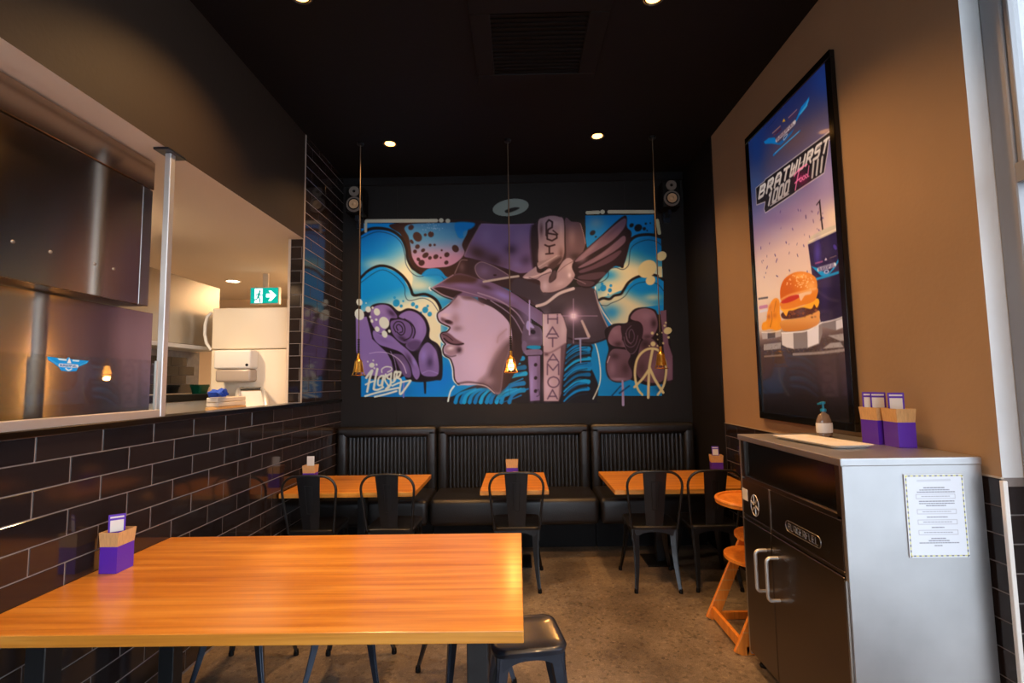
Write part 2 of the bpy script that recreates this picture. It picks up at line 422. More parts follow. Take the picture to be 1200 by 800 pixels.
        at.data.foreach_set('color', np.concatenate([c, np.ones((nv, 1))], 1).astype(np.float32).ravel())
        me.materials.append(M[m]); o = bpy.data.objects.new(name, me); COL.objects.link(o)
        if parent: o.parent = parent
        return o

# letters as strokes in a unit box (y down)
FONT = {
 'A': [[(0, 1), (0, .25), (.25, 0), (.75, 0), (1, .25), (1, 1)], [(0, .6), (1, .6)]], 'B': [[(0, 0), (.8, 0), (1, .2), (.8, .48), (0, .48)], [(.8, .48), (1, .75), (.8, 1), (0, 1), (0, 0)]],
 'E': [[(1, 0), (0, 0), (0, 1), (1, 1)], [(0, .5), (.8, .5)]], 'F': [[(1, 0), (0, 0), (0, 1)], [(0, .5), (.8, .5)]], 'G': [[(1, .1), (.8, 0), (.2, 0), (0, .2), (0, .8), (.2, 1), (1, 1), (1, .55), (.55, .55)]],
 'H': [[(0, 0), (0, 1)], [(1, 0), (1, 1)], [(0, .5), (1, .5)]], 'I': [[(.5, 0), (.5, 1)]], 'L': [[(0, 0), (0, 1), (1, 1)]], 'M': [[(0, 1), (0, 0), (.5, .6), (1, 0), (1, 1)]],
 'O': [[(.5, 0), (.15, .15), (0, .5), (.15, .85), (.5, 1), (.85, .85), (1, .5), (.85, .15), (.5, 0)]], '0': [[(0, .1), (0, .9), (.1, 1), (.9, 1), (1, .9), (1, .1), (.9, 0), (.1, 0), (0, .1)]],
 '1': [[(.2, .15), (.6, 0), (.6, 1)]], 'P': [[(0, 1), (0, 0), (.8, 0), (1, .25), (.8, .5), (0, .5)]], 'R': [[(0, 1), (0, 0), (.85, 0), (1, .15), (1, .4), (.85, .55), (0, .55)], [(.5, .55), (1, 1)]],
 'S': [[(1, 0), (.1, 0), (0, .1), (0, .4), (.1, .5), (.9, .5), (1, .6), (1, .9), (.9, 1), (0, 1)]], 'T': [[(0, 0), (1, 0)], [(.5, 0), (.5, 1)]], 'U': [[(0, 0), (0, .9), (.1, 1), (.9, 1), (1, .9), (1, 0)]],
 'W': [[(0, 0), (0, 1), (.5, 1), (.5, .3)], [(.5, 1), (1, 1), (1, 0)]], 'D': [[(0, 0), (.7, 0), (1, .3), (1, .7), (.7, 1), (0, 1), (0, 0)]], 'N': [[(0, 1), (0, 0), (1, 1), (1, 0)]],
}
def text_quad(cv, word, TL, TR, BL, BR, w, col, gap=0.3, op=1.0):
    TL, TR, BL, BR = [np.array(p, float) for p in (TL, TR, BL, BR)]; n = len(word); cell = 1.0/(n*1.0-gap*0+0.0)
    for i, ch in enumerate(word):
        if ch not in FONT: continue
        for st in FONT[ch]:
            P = []
            for (u, v) in st:
                uu = (i+gap/2+u*(1-gap))*cell; P.append((TL*(1-uu)+TR*uu)*(1-v)+(BL*(1-uu)+BR*uu)*v)
            cv.line(P, w, col, curve=False, op=op)

# ---- the mural, painted on the black back wall --------------------------------
YB = 5.08
def paint_mural():
    S = 1.7; X0, Y0, X1, Y1 = 404, 226, 800, 482
    cv = Canvas((X1-X0)*S, (Y1-Y0)*S, lambda P: (P-np.array([X0, Y0]))*S)
    BLUE, DEEP, CREAM, BLK, BRN = (0, 128, 196), (0, 92, 168), (222, 214, 176), (24, 16, 18), (50, 28, 24)
    A = lambda: cv.crop(415, 240, 3.479); G = lambda: cv.crop(660, 245, 5.714); C = lambda: cv.crop(510, 320, 5.33)
    D = lambda: cv.crop(500, 250, 8.0); E = lambda: cv.crop(415, 340, 6.154); F = lambda: cv.crop(690, 360, 6.957)
    Hh = lambda: cv.crop(600, 245, 8.0); I = lambda: cv.crop(590, 360, 6.957); J = lambda: cv.crop(410, 410, 13.333); PX = lambda: cv.crop(0, 0, 1.0)
    # left sky
    A(); cv.poly([(28, 75), (500, 72), (640, 200), (640, 782), (28, 782)], BLUE, False)
    cv.poly([(28, 118), (90, 95), (150, 105), (195, 140), (222, 225), (240, 300), (230, 360), (150, 290), (28, 290)], (0, 120, 196), False, grad=((100, 150), (205, 212, 186), (230, 310)))
    cv.spray(215, 285, 60, 60, CREAM, .85); cv.spray(270, 330, 70, 30, CREAM, .8); cv.spray(90, 240, 60, 25, CREAM, .5)
    cv.poly([(28, 290), (105, 247), (190, 280), (240, 370), (330, 380), (353, 440), (353, 640), (300, 640), (28, 450)], (0, 132, 204), False, grad=((150, 330), (214, 214, 180), (190, 440)))
    cv.spray(330, 520, 40, 90, CREAM, .75); cv.spray(230, 420, 110, 22, CREAM, .6); cv.spray(360, 360, 40, 25, CREAM, .7)
    cv.spray(365, 700, 60, 60, (0, 110, 200), .9); cv.spray(130, 760, 120, 30, DEEP, .7); cv.spray(310, 745, 60, 40, (0, 116, 206), .8)
    # brown patch with dots
    cv.poly([(165, 75), (560, 72), (560, 240), (430, 330), (400, 300), (372, 290), (345, 262), (300, 262), (275, 285), (240, 262), (222, 215), (208, 160), (190, 120)], BRN)
    cv.poly([(205, 95), (235, 78), (330, 74), (455, 74), (462, 110), (440, 160), (450, 195), (425, 228), (385, 250), (340, 255), (300, 258), (262, 250), (238, 215), (230, 170), (222, 130)], (64, 132, 172), grad=((330, 120), (166, 122, 150), (335, 225)))
    cv.poly([(412, 74), (485, 72), (490, 86), (470, 100), (446, 110), (444, 134), (422, 128)], (0, 118, 184), soft=1.5)
    for x, y, a, b in [(258, 130, 17, 21), (313, 120, 12, 12), (232, 92, 12, 10), (310, 164, 6, 6), (328, 163, 5, 5), (258, 170, 10, 9), (248, 190, 8, 8), (291, 205, 14, 10), (281, 185, 9, 7), (309, 216, 8, 7), (333, 211, 11, 9), (413, 178, 13, 16), (378, 203, 11, 10), (357, 185, 4, 4), (376, 235, 9, 8), (275, 236, 13, 12), (290, 122, 6, 6), (353, 215, 4, 4), (262, 222, 7, 8), (235, 150, 6, 10)]:
        cv.ell(x, y, a, b, (52, 28, 30), -35)
    for k in range(26): cv.ell(320+random.gauss(0, 26), 88+random.gauss(0, 9), 1.6, 1.6, (200, 214, 220), op=.7)
    # cloud outlines on the left
    cv.line([(24, 120), (60, 100), (100, 95), (150, 104), (192, 134), (212, 178), (218, 220), (236, 256), (262, 272)], (13, 9), BLK)
    cv.line([(28, 136), (90, 110), (150, 120), (190, 152), (206, 200), (212, 242), (236, 278), (265, 292), (300, 286), (345, 286), (366, 302), (372, 322)], 2.5, (20, 40, 70))
    cv.poly([(275, 285), (300, 262), (345, 262), (372, 290), (376, 300), (345, 290), (300, 292)], (0, 122, 190), op=.9)
    cv.line([(24, 300), (60, 266), (105, 248), (150, 256), (190, 282), (218, 315), (232, 345), (244, 368), (290, 364), (330, 384), (350, 415), (352, 436)], (10, 12), BLK)
    cv.line([(28, 316), (105, 266), (160, 284), (203, 330), (208, 368), (225, 390), (280, 380), (318, 398), (342, 432)], 2.2, (20, 40, 70))
    for x, y, r_ in [(172, 400, 14), (290, 428, 12), (308, 445, 9), (255, 415, 7), (192, 412, 6), (240, 405, 8), (165, 378, 5), (272, 440, 5), (200, 392, 4), (300, 412, 5)]: cv.ell(x, y, r_, r_*1.1, (0, 128, 190), 20, .85)
    # right sky
    G(); cv.poly([(148, 42), (608, 36), (608, 180), (655, 200), (664, 420), (672, 640), (672, 800), (662, 1250), (30, 1250), (30, 700), (200, 500), (150, 200)], (0, 124, 190), False)
    cv.spray(220, 90, 60, 50, (120, 150, 170), .7); cv.spray(350, 800, 120, 60, (0, 110, 190), .6)
    cv.poly([(655, 195), (600, 185), (530, 190), (470, 215), (430, 260), (420, 340), (400, 390), (300, 390), (215, 480), (235, 600), (400, 540), (500, 450), (664, 450)], (0, 112, 172), False, grad=((560, 270), (212, 202, 160), (500, 440)))
    cv.spray(300, 440, 70, 40, (0, 128, 200), .8); cv.spray(300, 570, 70, 24, CREAM, .7)
    cv.spray(470, 410, 80, 35, (216, 204, 160), .7); cv.spray(240, 520, 40, 50, (60, 150, 190), .8)
    cv.poly([(672, 470), (580, 450), (500, 460), (400, 560), (240, 615), (330, 770), (440, 760), (500, 660), (672, 640)], (0, 122, 190), False, grad=((520, 540), (206, 196, 158), (470, 650)))
    cv.spray(320, 690, 70, 55, (0, 122, 196), .8); cv.spray(395, 740, 30, 40, (190, 190, 160), .6); cv.spray(600, 590, 60, 26, (214, 202, 160), .75)
    for x, y, a in [(268, 528, 20), (313, 543, 13), (319, 512, 9), (302, 570, 5), (260, 500, 9), (240, 540, 7)]: cv.ell(x, y, a, a*1.1, (0, 120, 190), 20, .9)
    cv.line([(660, 190), (600, 172), (530, 172), (480, 185), (445, 215), (425, 255), (415, 305), (400, 350), (395, 385)], 20, BLK)
    cv.line([(655, 240), (620, 215), (560, 206), (490, 230), (452, 268), (443, 330), (435, 378), (400, 404), (350, 392), (306, 406), (300, 450), (270, 480), (215, 500)], 4, (14, 30, 50))
    cv.line([(674, 474), (630, 446), (580, 440), (500, 452), (440, 488), (405, 540), (385, 568), (340, 580), (310, 602), (265, 596), (230, 614)], 17, BLK)
    cv.line([(672, 548), (640, 508), (580, 486), (500, 496), (450, 530), (415, 580), (370, 610), (320, 630), (290, 646), (245, 640)], 3.6, (14, 30, 50))
    for x, y, a, b in [(502, 125, 27, 24), (458, 108, 16, 13), (543, 131, 12, 11), (553, 97, 8, 7), (583, 93, 5, 5), (197, 158, 20, 15), (562, 143, 5, 5), (218, 185, 7, 5)]: cv.ell(x, y, a, b, (20, 22, 30), -35)
    # hair behind
    PX(); cv.poly([(527, 471), (533, 463), (545, 456), (560, 451), (583, 452), (590, 420), (598, 380), (640, 392), (690, 402), (693, 415), (692, 428), (697, 440), (701, 452), (699, 469), (690, 472)], (22, 18, 24))
    HB = [(0, 126, 190), (0, 112, 180), (10, 150, 206), (0, 96, 150)]
    for i in range(11):
        x = 533+i*6.2+random.uniform(-2, 2); cv.line([(x, 471), (x+3, 463+i*.1), (x+12, 456+abs(5-i)*.5), (x+24, 455)], (5.0, 1.4), HB[i % 3])
    for i in range(9):
        y = 468-i*9+random.uniform(-2, 2); x = 594-i*.4+random.uniform(-1.5, 1.5)
        cv.line([(x-12+i, y), (x, y-6), (x+10, y-10), (x+21, y-12)], (2.4, 5.6), HB[i % 4]); cv.line([(x-6+i, y+3), (x+6, y-1), (x+18, y-6)], (.7, 1.6), HB[(i+1) % 3])
    for i in range(12):
        y = 470-i*6.0+random.uniform(-1.5, 1.5); e_ = random.uniform(-6, 4); cv.line([(661, y), (668, y-7), (678, y-13), (691-abs(i-5)*.4, y-15+e_)], (1.6, random.uniform(3.4, 6.4)), HB[i % 4]); cv.line([(664, y+2), (674, y-6), (688, y-9)], .8, (20, 40, 60))
    cv.poly([(606, 384), (612, 374), (616, 384), (612, 398)], (0, 116, 176)); cv.line([(603, 396), (607, 382), (613, 376)], 1.2, (60, 150, 180))
    G(); cv.line([(228, 710), (205, 745), (200, 800), (200, 860), (225, 930), (240, 1000), (250, 1100), (240, 1180), (200, 1270)], 8, (214, 220, 200))
    cv.line([(215, 520), (222, 590), (262, 680), (325, 770)], 9, (226, 222, 200))
    PX(); cv.poly([(560, 340), (585, 346), (605, 356), (622, 372), (618, 400), (606, 430), (592, 455), (575, 455), (570, 400)], (44, 28, 32))
    # face
    prof = [(150, 130), (135, 150), (100, 190), (50, 230), (21, 250), (18, 275), (30, 300), (60, 318), (95, 335), (88, 356), (72, 370), (44, 376), (38, 392), (50, 420), (68, 442), (58, 456), (52, 480), (62, 510), (95, 530), (110, 560), (120, 600), (125, 660), (150, 692)]
    C(); cv.line([(x-9, y+2) for x, y in prof[2:]], 14, (206, 222, 214)); cv.line([(118, 705), (95, 740), (80, 800)], 10, (206, 222, 214))
    cv.line(prof, 17, (30, 16, 24))
    cv.poly(prof+[(200, 700), (260, 698), (320, 712), (370, 752), (410, 740), (430, 600), (462, 500), (480, 420), (470, 330), (430, 270), (360, 215), (290, 185), (250, 160), (200, 140)], (182, 160, 188))
    cv.spray(250, 560, 90, 130, (192, 172, 202), .7); cv.spray(230, 280, 90, 90, (186, 162, 186), .6)
    cv.poly([(480, 420), (440, 430), (390, 500), (350, 570), (320, 640), (270, 690), (330, 715), (372, 755), (420, 740), (440, 600), (470, 500)], (74, 54, 58), soft=7, op=.85)
    cv.spray(400, 520, 40, 90, (112, 88, 96), .5, 25); cv.spray(330, 670, 40, 30, (150, 126, 140), .8)
    cv.spray(415, 395, 30, 50, (156, 132, 152), .6, 30); cv.line([(388, 432), (396, 395), (420, 372), (445, 350)], 5, (150, 124, 140), soft=2)
    cv.spray(120, 175, 32, 40, (140, 112, 124), .8); cv.spray(215, 150, 60, 14, (96, 70, 74), .8, 12); cv.poly([(170, 140), (290, 172), (300, 198), (240, 170), (180, 162)], (90, 62, 66), op=.6, soft=3)
    cv.poly([(40, 275), (75, 290), (110, 305), (105, 322), (70, 312), (38, 296)], (110, 80, 90), soft=2); cv.poly([(60, 297), (84, 292), (110, 305), (95, 316), (72, 311)], (44, 24, 30), soft=1.2)
    cv.spray(125, 285, 30, 40, (150, 120, 132), .7); cv.spray(60, 262, 30, 14, (208, 178, 186), .8); cv.spray(140, 345, 30, 18, (130, 104, 114), .8)
    cv.poly([(40, 380), (80, 372), (130, 410), (178, 440), (150, 452), (110, 446), (72, 436), (50, 415)], (104, 74, 86), soft=1.4); cv.line([(55, 408), (90, 436), (130, 446), (176, 440)], 9, (36, 18, 26)); cv.line([(46, 380), (75, 392), (110, 420)], 4, (36, 18, 26))
    cv.poly([(66, 455), (100, 448), (150, 456), (164, 474), (140, 500), (100, 514), (72, 502), (56, 480)], (150, 122, 138), soft=1.2); cv.spray(95, 468, 22, 12, (214, 198, 206), .9, -12); cv.spray(150, 480, 18, 20, (50, 30, 38), .9)
    cv.line([(62, 508), (98, 520), (128, 514)], 5, (60, 40, 50), soft=1.5); cv.line([(140, 690), (200, 680), (260, 686), (330, 705), (372, 752)], 7, (60, 40, 48), soft=2)
    cv.line([(140, 700), (200, 694), (260, 694), (320, 706), (372, 750)], 4, (200, 190, 190))
    # hat
    D(); cv.poly([(512, 98), (800, 96), (1005, 94), (1045, 110), (1100, 500), (1000, 660), (760, 600), (560, 500), (345, 410), (360, 360), (410, 280), (452, 190)], (48, 28, 30), False)
    cv.poly([(512, 100), (620, 98), (800, 102), (1000, 97), (1030, 115), (1030, 480), (900, 560), (760, 520), (600, 470), (420, 420), (352, 400), (380, 330), (425, 250), (470, 160)], (116, 90, 128))
    cv.spray(480, 370, 110, 70, (62, 40, 44), .95, 25); cv.spray(640, 440, 110, 60, (60, 38, 46), .9, 15); cv.spray(560, 200, 60, 80, (130, 104, 142), .7); cv.spray(880, 200, 80, 90, (130, 104, 140), .6)
    cv.spray(790, 340, 60, 50, (58, 40, 62), .9); cv.spray(860, 480, 60, 36, (124, 102, 152), .8); cv.spray(930, 440, 60, 50, (70, 50, 76), .8, -30); cv.spray(720, 430, 40, 60, (104, 80, 112), .7)
    cv.poly([(985, 110), (1040, 118), (1060, 500), (1000, 520), (975, 350), (970, 230)], (44, 26, 30), soft=3)
    cv.line([(510, 102), (455, 190), (400, 290), (354, 400)], 7, (126, 100, 106)); cv.line([(512, 98), (700, 104), (880, 104), (1005, 98)], 6, (140, 112, 140))
    cv.poly([(318, 436), (400, 436), (560, 470), (760, 560), (900, 600), (1100, 620), (1200, 700), (1200, 900), (1000, 860), (800, 730), (620, 660), (430, 600), (262, 566), (290, 500)], (52, 32, 34))
    cv.line([(262, 566), (296, 490), (324, 438), (380, 438)], 8, (130, 104, 104)); cv.spray(330, 500, 30, 50, (96, 70, 72), .8)
    cv.poly([(455, 490), (500, 455), (560, 465), (660, 510), (770, 580), (700, 612), (560, 625), (490, 600), (458, 545)], (84, 62, 80)); cv.spray(540, 540, 60, 50, (112, 90, 120), .8); cv.line([(770, 580), (660, 512), (560, 466), (500, 456), (456, 494), (462, 550), (500, 605), (560, 628)], 7, (140, 116, 120)); cv.ell(640, 578, 16, 8, (40, 24, 26))
    # brim
    cv.poly([(58, 700), (110, 660), (262, 570), (360, 570), (480, 610), (620, 650), (800, 740), (960, 850), (1120, 960), (1160, 1100), (1000, 1000), (860, 900), (720, 850), (560, 800), (420, 780), (300, 770), (240, 790), (150, 760)], (104, 78, 108))
    cv.poly([(160, 640), (262, 572), (380, 576), (470, 612), (440, 650), (330, 650), (220, 660)], (70, 44, 42), soft=4); cv.spray(360, 680, 120, 20, (120, 94, 140), .8, 8)
    cv.spray(720, 770, 130, 40, (128, 110, 176), .95, 22); cv.spray(900, 880, 90, 40, (110, 92, 140), .8, 32); cv.spray(560, 690, 60, 20, (64, 42, 50), .8, 20)
    cv.poly([(70, 706), (130, 690), (240, 715), (330, 735), (280, 770), (240, 792), (150, 762)], (44, 26, 28), soft=2); cv.line([(58, 702), (150, 760), (245, 796)], 9, (150, 118, 130)); cv.line([(60, 698), (130, 684), (300, 720), (480, 770), (560, 804)], 6, (150, 122, 140))
    cv.line([(50, 700), (60, 690), (250, 575)], 6, (160, 130, 140)); cv.line([(40, 706), (150, 776), (240, 806)], 9, (30, 16, 22)); cv.line([(30, 690), (24, 700), (40, 722)], 10, (220, 220, 210))
    PX(); cv.line([(560, 343), (585, 352), (605, 366), (618, 384), (632, 392)], 1.4, (150, 128, 150)); cv.line([(575, 352), (598, 368), (610, 386), (616, 400)], 1.2, (140, 120, 144))
    # dark skirt of the hat
    cv.poly([(606, 326), (640, 336), (668, 336), (696, 338), (703, 362), (716, 392), (704, 398), (690, 404), (660, 402), (636, 394), (640, 372), (622, 352), (600, 342)], (58, 46, 54), soft=1.5)
    cv.spray(690, 372, 16, 18, (84, 70, 84), .8); cv.spray(660, 352, 22, 8, (80, 68, 76), .6); cv.spray(622, 372, 14, 12, (120, 106, 150), .8, 30)
    cv.line([(697, 341), (704, 365), (716, 391)], 1.4, (150, 134, 140)); cv.line([(640, 386), (660, 394), (690, 402), (712, 396)], 2.2, (40, 26, 32))
    # right part of the crown, name plank, knot
    Hh(); cv.poly([(495, 105), (560, 116), (640, 130), (668, 220), (690, 330), (620, 470), (500, 520)], (96, 70, 76)); cv.spray(560, 260, 40, 100, (140, 108, 110), .8); cv.spray(600, 450, 70, 40, (50, 34, 36), .9); cv.line([(640, 132), (668, 220), (690, 325)], 6, (160, 128, 122))
    cv.poly([(236, 110), (250, 92), (300, 68), (370, 52), (440, 62), (492, 100), (502, 300), (500, 470), (430, 540), (250, 540), (240, 320)], (48, 30, 32)); cv.poly([(246, 118), (300, 78), (370, 62), (440, 72), (484, 106), (490, 300), (486, 430), (430, 520), (260, 520), (250, 320)], (164, 132, 132))
    cv.spray(275, 190, 16, 60, (90, 62, 62), .9); cv.spray(460, 420, 26, 60, (100, 72, 70), .8); cv.spray(400, 130, 60, 30, (196, 160, 158), .8); cv.spray(290, 430, 40, 60, (190, 160, 156), .7); cv.spray(460, 200, 14, 90, (190, 156, 152), .7)
    DK = (50, 28, 32)
    cv.line([(322, 245), (322, 130), (345, 100), (378, 120), (376, 170), (340, 190), (326, 250)], 16, DK, False); cv.line([(330, 200), (330, 280), (375, 296), (420, 270), (420, 240), (338, 226)], 15, DK, False); cv.line([(385, 200), (428, 235)], 12, DK)
    cv.line([(310, 335), (345, 348), (400, 334)], 15, DK); cv.line([(350, 350), (350, 415)], 15, DK); cv.line([(318, 420), (385, 414)], 14, DK)
    cv.poly([(240, 500), (330, 470), (430, 430), (440, 450), (340, 520), (260, 560)], (150, 122, 120)); cv.line([(250, 540), (330, 490), (420, 436)], 10, (186, 156, 152)); cv.poly([(340, 520), (440, 450), (470, 470), (400, 560), (360, 570)], (70, 48, 48), soft=3)
    cv.poly([(104, 630), (200, 556), (226, 540), (238, 590), (280, 596), (340, 556), (372, 566), (376, 592), (350, 640), (352, 690), (410, 650), (420, 590), (470, 500), (520, 458), (566, 476), (596, 560), (584, 640), (510, 725), (390, 776), (300, 782), (268, 744), (262, 676), (210, 656), (130, 652)], (158, 132, 138))
    cv.poly([(376, 592), (352, 640), (354, 690), (408, 650), (420, 590), (400, 570)], (74, 54, 58), soft=2); cv.spray(540, 540, 40, 60, (190, 164, 168), .8); cv.spray(310, 720, 30, 50, (190, 166, 176), .8); cv.spray(450, 700, 60, 30, (186, 158, 164), .7, -20)
    cv.line([(120, 640), (190, 636), (280, 606), (360, 566)], 14, (196, 168, 166)); cv.line([(160, 640), (230, 655), (280, 620), (370, 590)], 5, (60, 40, 46)); cv.line([(430, 590), (500, 530), (570, 490)], 6, (110, 84, 86)); cv.line([(300, 782), (390, 778), (510, 728), (584, 642), (598, 560)], 6, (60, 42, 48))
    cv.spray(540, 620, 16, 22, (226, 204, 206), .8)
    # pale bars
    D(); cv.line([(534, 640), (640, 622), (770, 600), (860, 588)], 20, (180, 164, 152)); A(); PX(); cv.line([(629, 358.5), (640, 355), (655, 344), (672, 338)], 3.4, (190, 172, 172)); cv.line([(682, 376), (690, 394)], (2.6, 3.6), (180, 160, 156))
    # wing
    G(); cv.poly([(70, 350), (250, 180), (410, 42), (428, 120), (455, 150), (452, 200), (405, 372), (340, 384), (270, 452), (200, 520), (120, 520), (80, 440)], (36, 22, 28))
    W1, W2 = (112, 84, 98), (84, 58, 70)
    cv.poly([(80, 345), (160, 270), (260, 180), (405, 62), (412, 118), (330, 210), (200, 292), (110, 345)], W1); cv.poly([(110, 382), (250, 298), (350, 220), (400, 180), (418, 190), (408, 228), (330, 290), (200, 360), (120, 392)], W1)
    cv.poly([(108, 412), (200, 374), (310, 312), (378, 276), (386, 292), (330, 345), (240, 388), (130, 426)], W2); cv.poly([(100, 450), (180, 430), (270, 420), (280, 440), (220, 470), (120, 470)], (74, 52, 62)); cv.poly([(90, 480), (150, 478), (210, 490), (180, 516), (110, 510)], (70, 50, 58))
    cv.spray(180, 270, 60, 16, (140, 110, 122), .8, -40); cv.spray(330, 150, 70, 14, (92, 66, 80), .7, -40); cv.spray(270, 300, 70, 10, (134, 104, 116), .7, -36); cv.spray(130, 330, 36, 22, (140, 112, 124), .7, -40)
    cv.line([(60, 460), (110, 480), (150, 500)], 5, (130, 104, 112))
    # straps
    I(); cv.poly([(160, 170), (190, 110), (250, 140), (310, 180), (310, 310), (190, 320), (150, 280)], (86, 72, 98)); cv.poly([(186, 130), (204, 110), (250, 160), (240, 170), (214, 164), (210, 190), (186, 170)], (150, 140, 196)); cv.ell(240, 200, 22, 18, (28, 18, 30), 20); cv.spray(250, 250, 40, 20, (120, 104, 140), .7)
    cv.poly([(150, 300), (165, 272), (190, 290), (186, 340), (200, 370), (180, 385), (155, 350)], (100, 86, 120)); cv.poly([(190, 330), (210, 312), (296, 314), (300, 336), (260, 344)], (10, 128, 180)); cv.poly([(176, 350), (300, 344), (306, 390), (196, 396)], (112, 96, 130))
    cv.poly([(192, 392), (306, 386), (308, 600), (306, 766), (260, 772), (210, 770), (204, 600)], (30, 18, 26), False); cv.poly([(200, 398), (298, 394), (298, 600), (296, 758), (218, 764), (212, 600)], (124, 106, 156), False); cv.spray(230, 620, 16, 120, (150, 136, 196), .8); cv.spray(285, 560, 14, 160, (92, 74, 104), .8)
    for y in (468, 575, 682): cv.ell(262, y, 13, 15, (28, 16, 22), 15)
    cv.line([(268, 690), (285, 668), (292, 712), (270, 726)], 6, (60, 46, 70))
    cv.poly([(316, 50), (470, 44), (496, 80), (526, 170), (520, 300), (476, 700), (456, 772), (322, 772), (318, 310)], (34, 22, 28), False); cv.poly([(324, 56), (466, 50), (488, 84), (516, 180), (512, 290), (470, 320), (470, 700), (448, 764), (330, 764), (326, 310)], (170, 146, 158), False)
    cv.poly([(470, 320), (512, 292), (470, 690), (452, 760)], (96, 72, 82), False, soft=2); cv.spray(350, 180, 30, 110, (196, 178, 194), .8); cv.spray(490, 180, 24, 80, (194, 172, 180), .7); cv.spray(360, 640, 36, 90, (192, 168, 188), .8); cv.line([(330, 370), (370, 372), (420, 350), (500, 300)], 9, (110, 84, 96), soft=2); cv.spray(350, 385, 20, 12, (60, 40, 48), .8); cv.line([(324, 56), (326, 310)], 7, (206, 190, 190))
    TX = (84, 62, 86)
    for ch, x, y, w, h in (('H', 362, 60, 78, 70), ('A', 352, 160, 96, 80), ('T', 366, 250, 70, 70), ('A', 360, 380, 90, 66), ('M', 358, 458, 92, 90), ('O', 362, 566, 92, 86), ('A', 360, 672, 80, 74)):
        if ch == 'A': sts = [[(0, 1), (.5, 0), (1, 1)], [(.12, .72), (.88, .72)]]
        else: sts = FONT[ch]
        for st in sts: cv.line([(x+u*w, y+v*h) for u, v in st], 11, TX, ch == 'O', op=.9)
    # drips and sparkle
    PX(); cv.line([(620.5, 352), (620.5, 392)], 1.6, (164, 150, 196)); cv.line([(680, 397), (680.5, 425)], (2.4, 1.2), (140, 134, 170)); cv.line([(674, 397), (690, 396)], 1.6, (150, 140, 170))
    cv.spray(672, 370, 9, 9, (206, 170, 200), .9); cv.spray(672, 370, 3.2, 3.2, (255, 240, 250), 1.0); cv.line([(672, 350), (672, 402)], .8, (190, 160, 190), op=.7); cv.line([(645, 370), (700, 370)], .8, (190, 160, 190), op=.7)
    cv.line([(596, 262), (597, 466)], .5, (40, 30, 40), op=.35); 
    # left rose
    E(); cv.poly([(22, 180), (60, 160), (105, 140), (130, 106), (190, 92), (262, 103), (322, 150), (385, 130), (455, 146), (514, 196), (545, 270), (545, 345), (604, 388), (634, 460), (634, 630), (590, 650), (470, 662), (380, 645), (360, 620), (300, 640), (120, 640), (60, 612), (22, 600)], (26, 16, 24))
    P1, P2, P3 = (128, 104, 164), (108, 84, 138), (84, 62, 104)
    cv.poly([(12, 196), (90, 190), (112, 270), (130, 350), (196, 412), (238, 452), (268, 510), (284, 580), (250, 625), (100, 612), (52, 606), (14, 430)], P1, False); cv.spray(70, 540, 60, 80, (142, 116, 170), .7); cv.line([(262, 440), (290, 500), (306, 590)], 5, (150, 130, 180))
    cv.poly([(132, 130), (190, 104), (250, 114), (300, 168), (308, 200), (262, 204), (246, 258), (190, 312), (142, 272), (114, 200)], P1); cv.spray(270, 165, 40, 20, (58, 38, 66), .9, 40); cv.spray(170, 150, 50, 24, (146, 120, 176), .7)
    cv.poly([(322, 190), (385, 148), (455, 166), (508, 226), (520, 300), (492, 366), (440, 432), (400, 430), (372, 392), (424, 340), (442, 286), (402, 222)], P1); cv.spray(480, 260, 26, 60, (140, 114, 176), .7); cv.spray(420, 400, 40, 30, (70, 50, 80), .9); cv.poly([(380, 390), (430, 360), (480, 372), (460, 425), (410, 432)], P3, soft=3)
    cv.poly([(262, 232), (300, 206), (360, 206), (410, 232), (434, 290), (420, 344), (370, 384), (312, 356), (272, 302)], P2); cv.spray(350, 350, 40, 16, (50, 34, 56), .9, 30)
    for P in ([(300, 300), (284, 262), (304, 228), (344, 232), (366, 272), (360, 310), (336, 322), (308, 300)], [(316, 290), (304, 262), (322, 246), (346, 268), (348, 298), (330, 304)], [(270, 216), (330, 206), (396, 232), (420, 284), (404, 338), (360, 362)], [(362, 206), (420, 250), (440, 300), (426, 345)]): cv.line(P, 7, (26, 16, 24))
    cv.poly([(140, 290), (190, 316), (262, 326), (330, 384), (400, 444), (452, 520), (474, 600), (452, 644), (424, 610), (404, 536), (342, 452), (252, 416), (180, 390), (140, 340)], P1); cv.spray(400, 500, 18, 50, (60, 42, 66), .8, -30); cv.spray(220, 360, 60, 18, (116, 92, 150), .8, 20); cv.spray(432, 520, 12, 30, (140, 124, 190), .9, -20)
    cv.poly([(360, 480), (396, 540), (412, 600), (400, 630), (352, 610), (300, 500), (280, 460), (330, 462)], (92, 70, 108)); cv.spray(370, 560, 24, 50, (120, 100, 160), .7, -20)
    cv.poly([(474, 440), (528, 376), (586, 428), (610, 520), (606, 604), (560, 622), (488, 606), (466, 520)], (116, 94, 150)); cv.spray(545, 520, 26, 40, (60, 44, 80), .9); cv.spray(500, 470, 26, 50, (134, 116, 186), .8); cv.spray(585, 470, 14, 50, (136, 112, 170), .8); cv.line([(490, 600), (540, 580), (604, 600)], 6, (140, 122, 180))
    cv.line([(510, 650), (512, 740)], (20, 12), (24, 16, 24)); cv.line([(110, 456), (170, 446), (240, 452), (310, 488), (355, 540), (376, 598)], (3, 6), (206, 190, 210)); cv.line([(358, 660), (356, 770)], 12, (120, 116, 190))
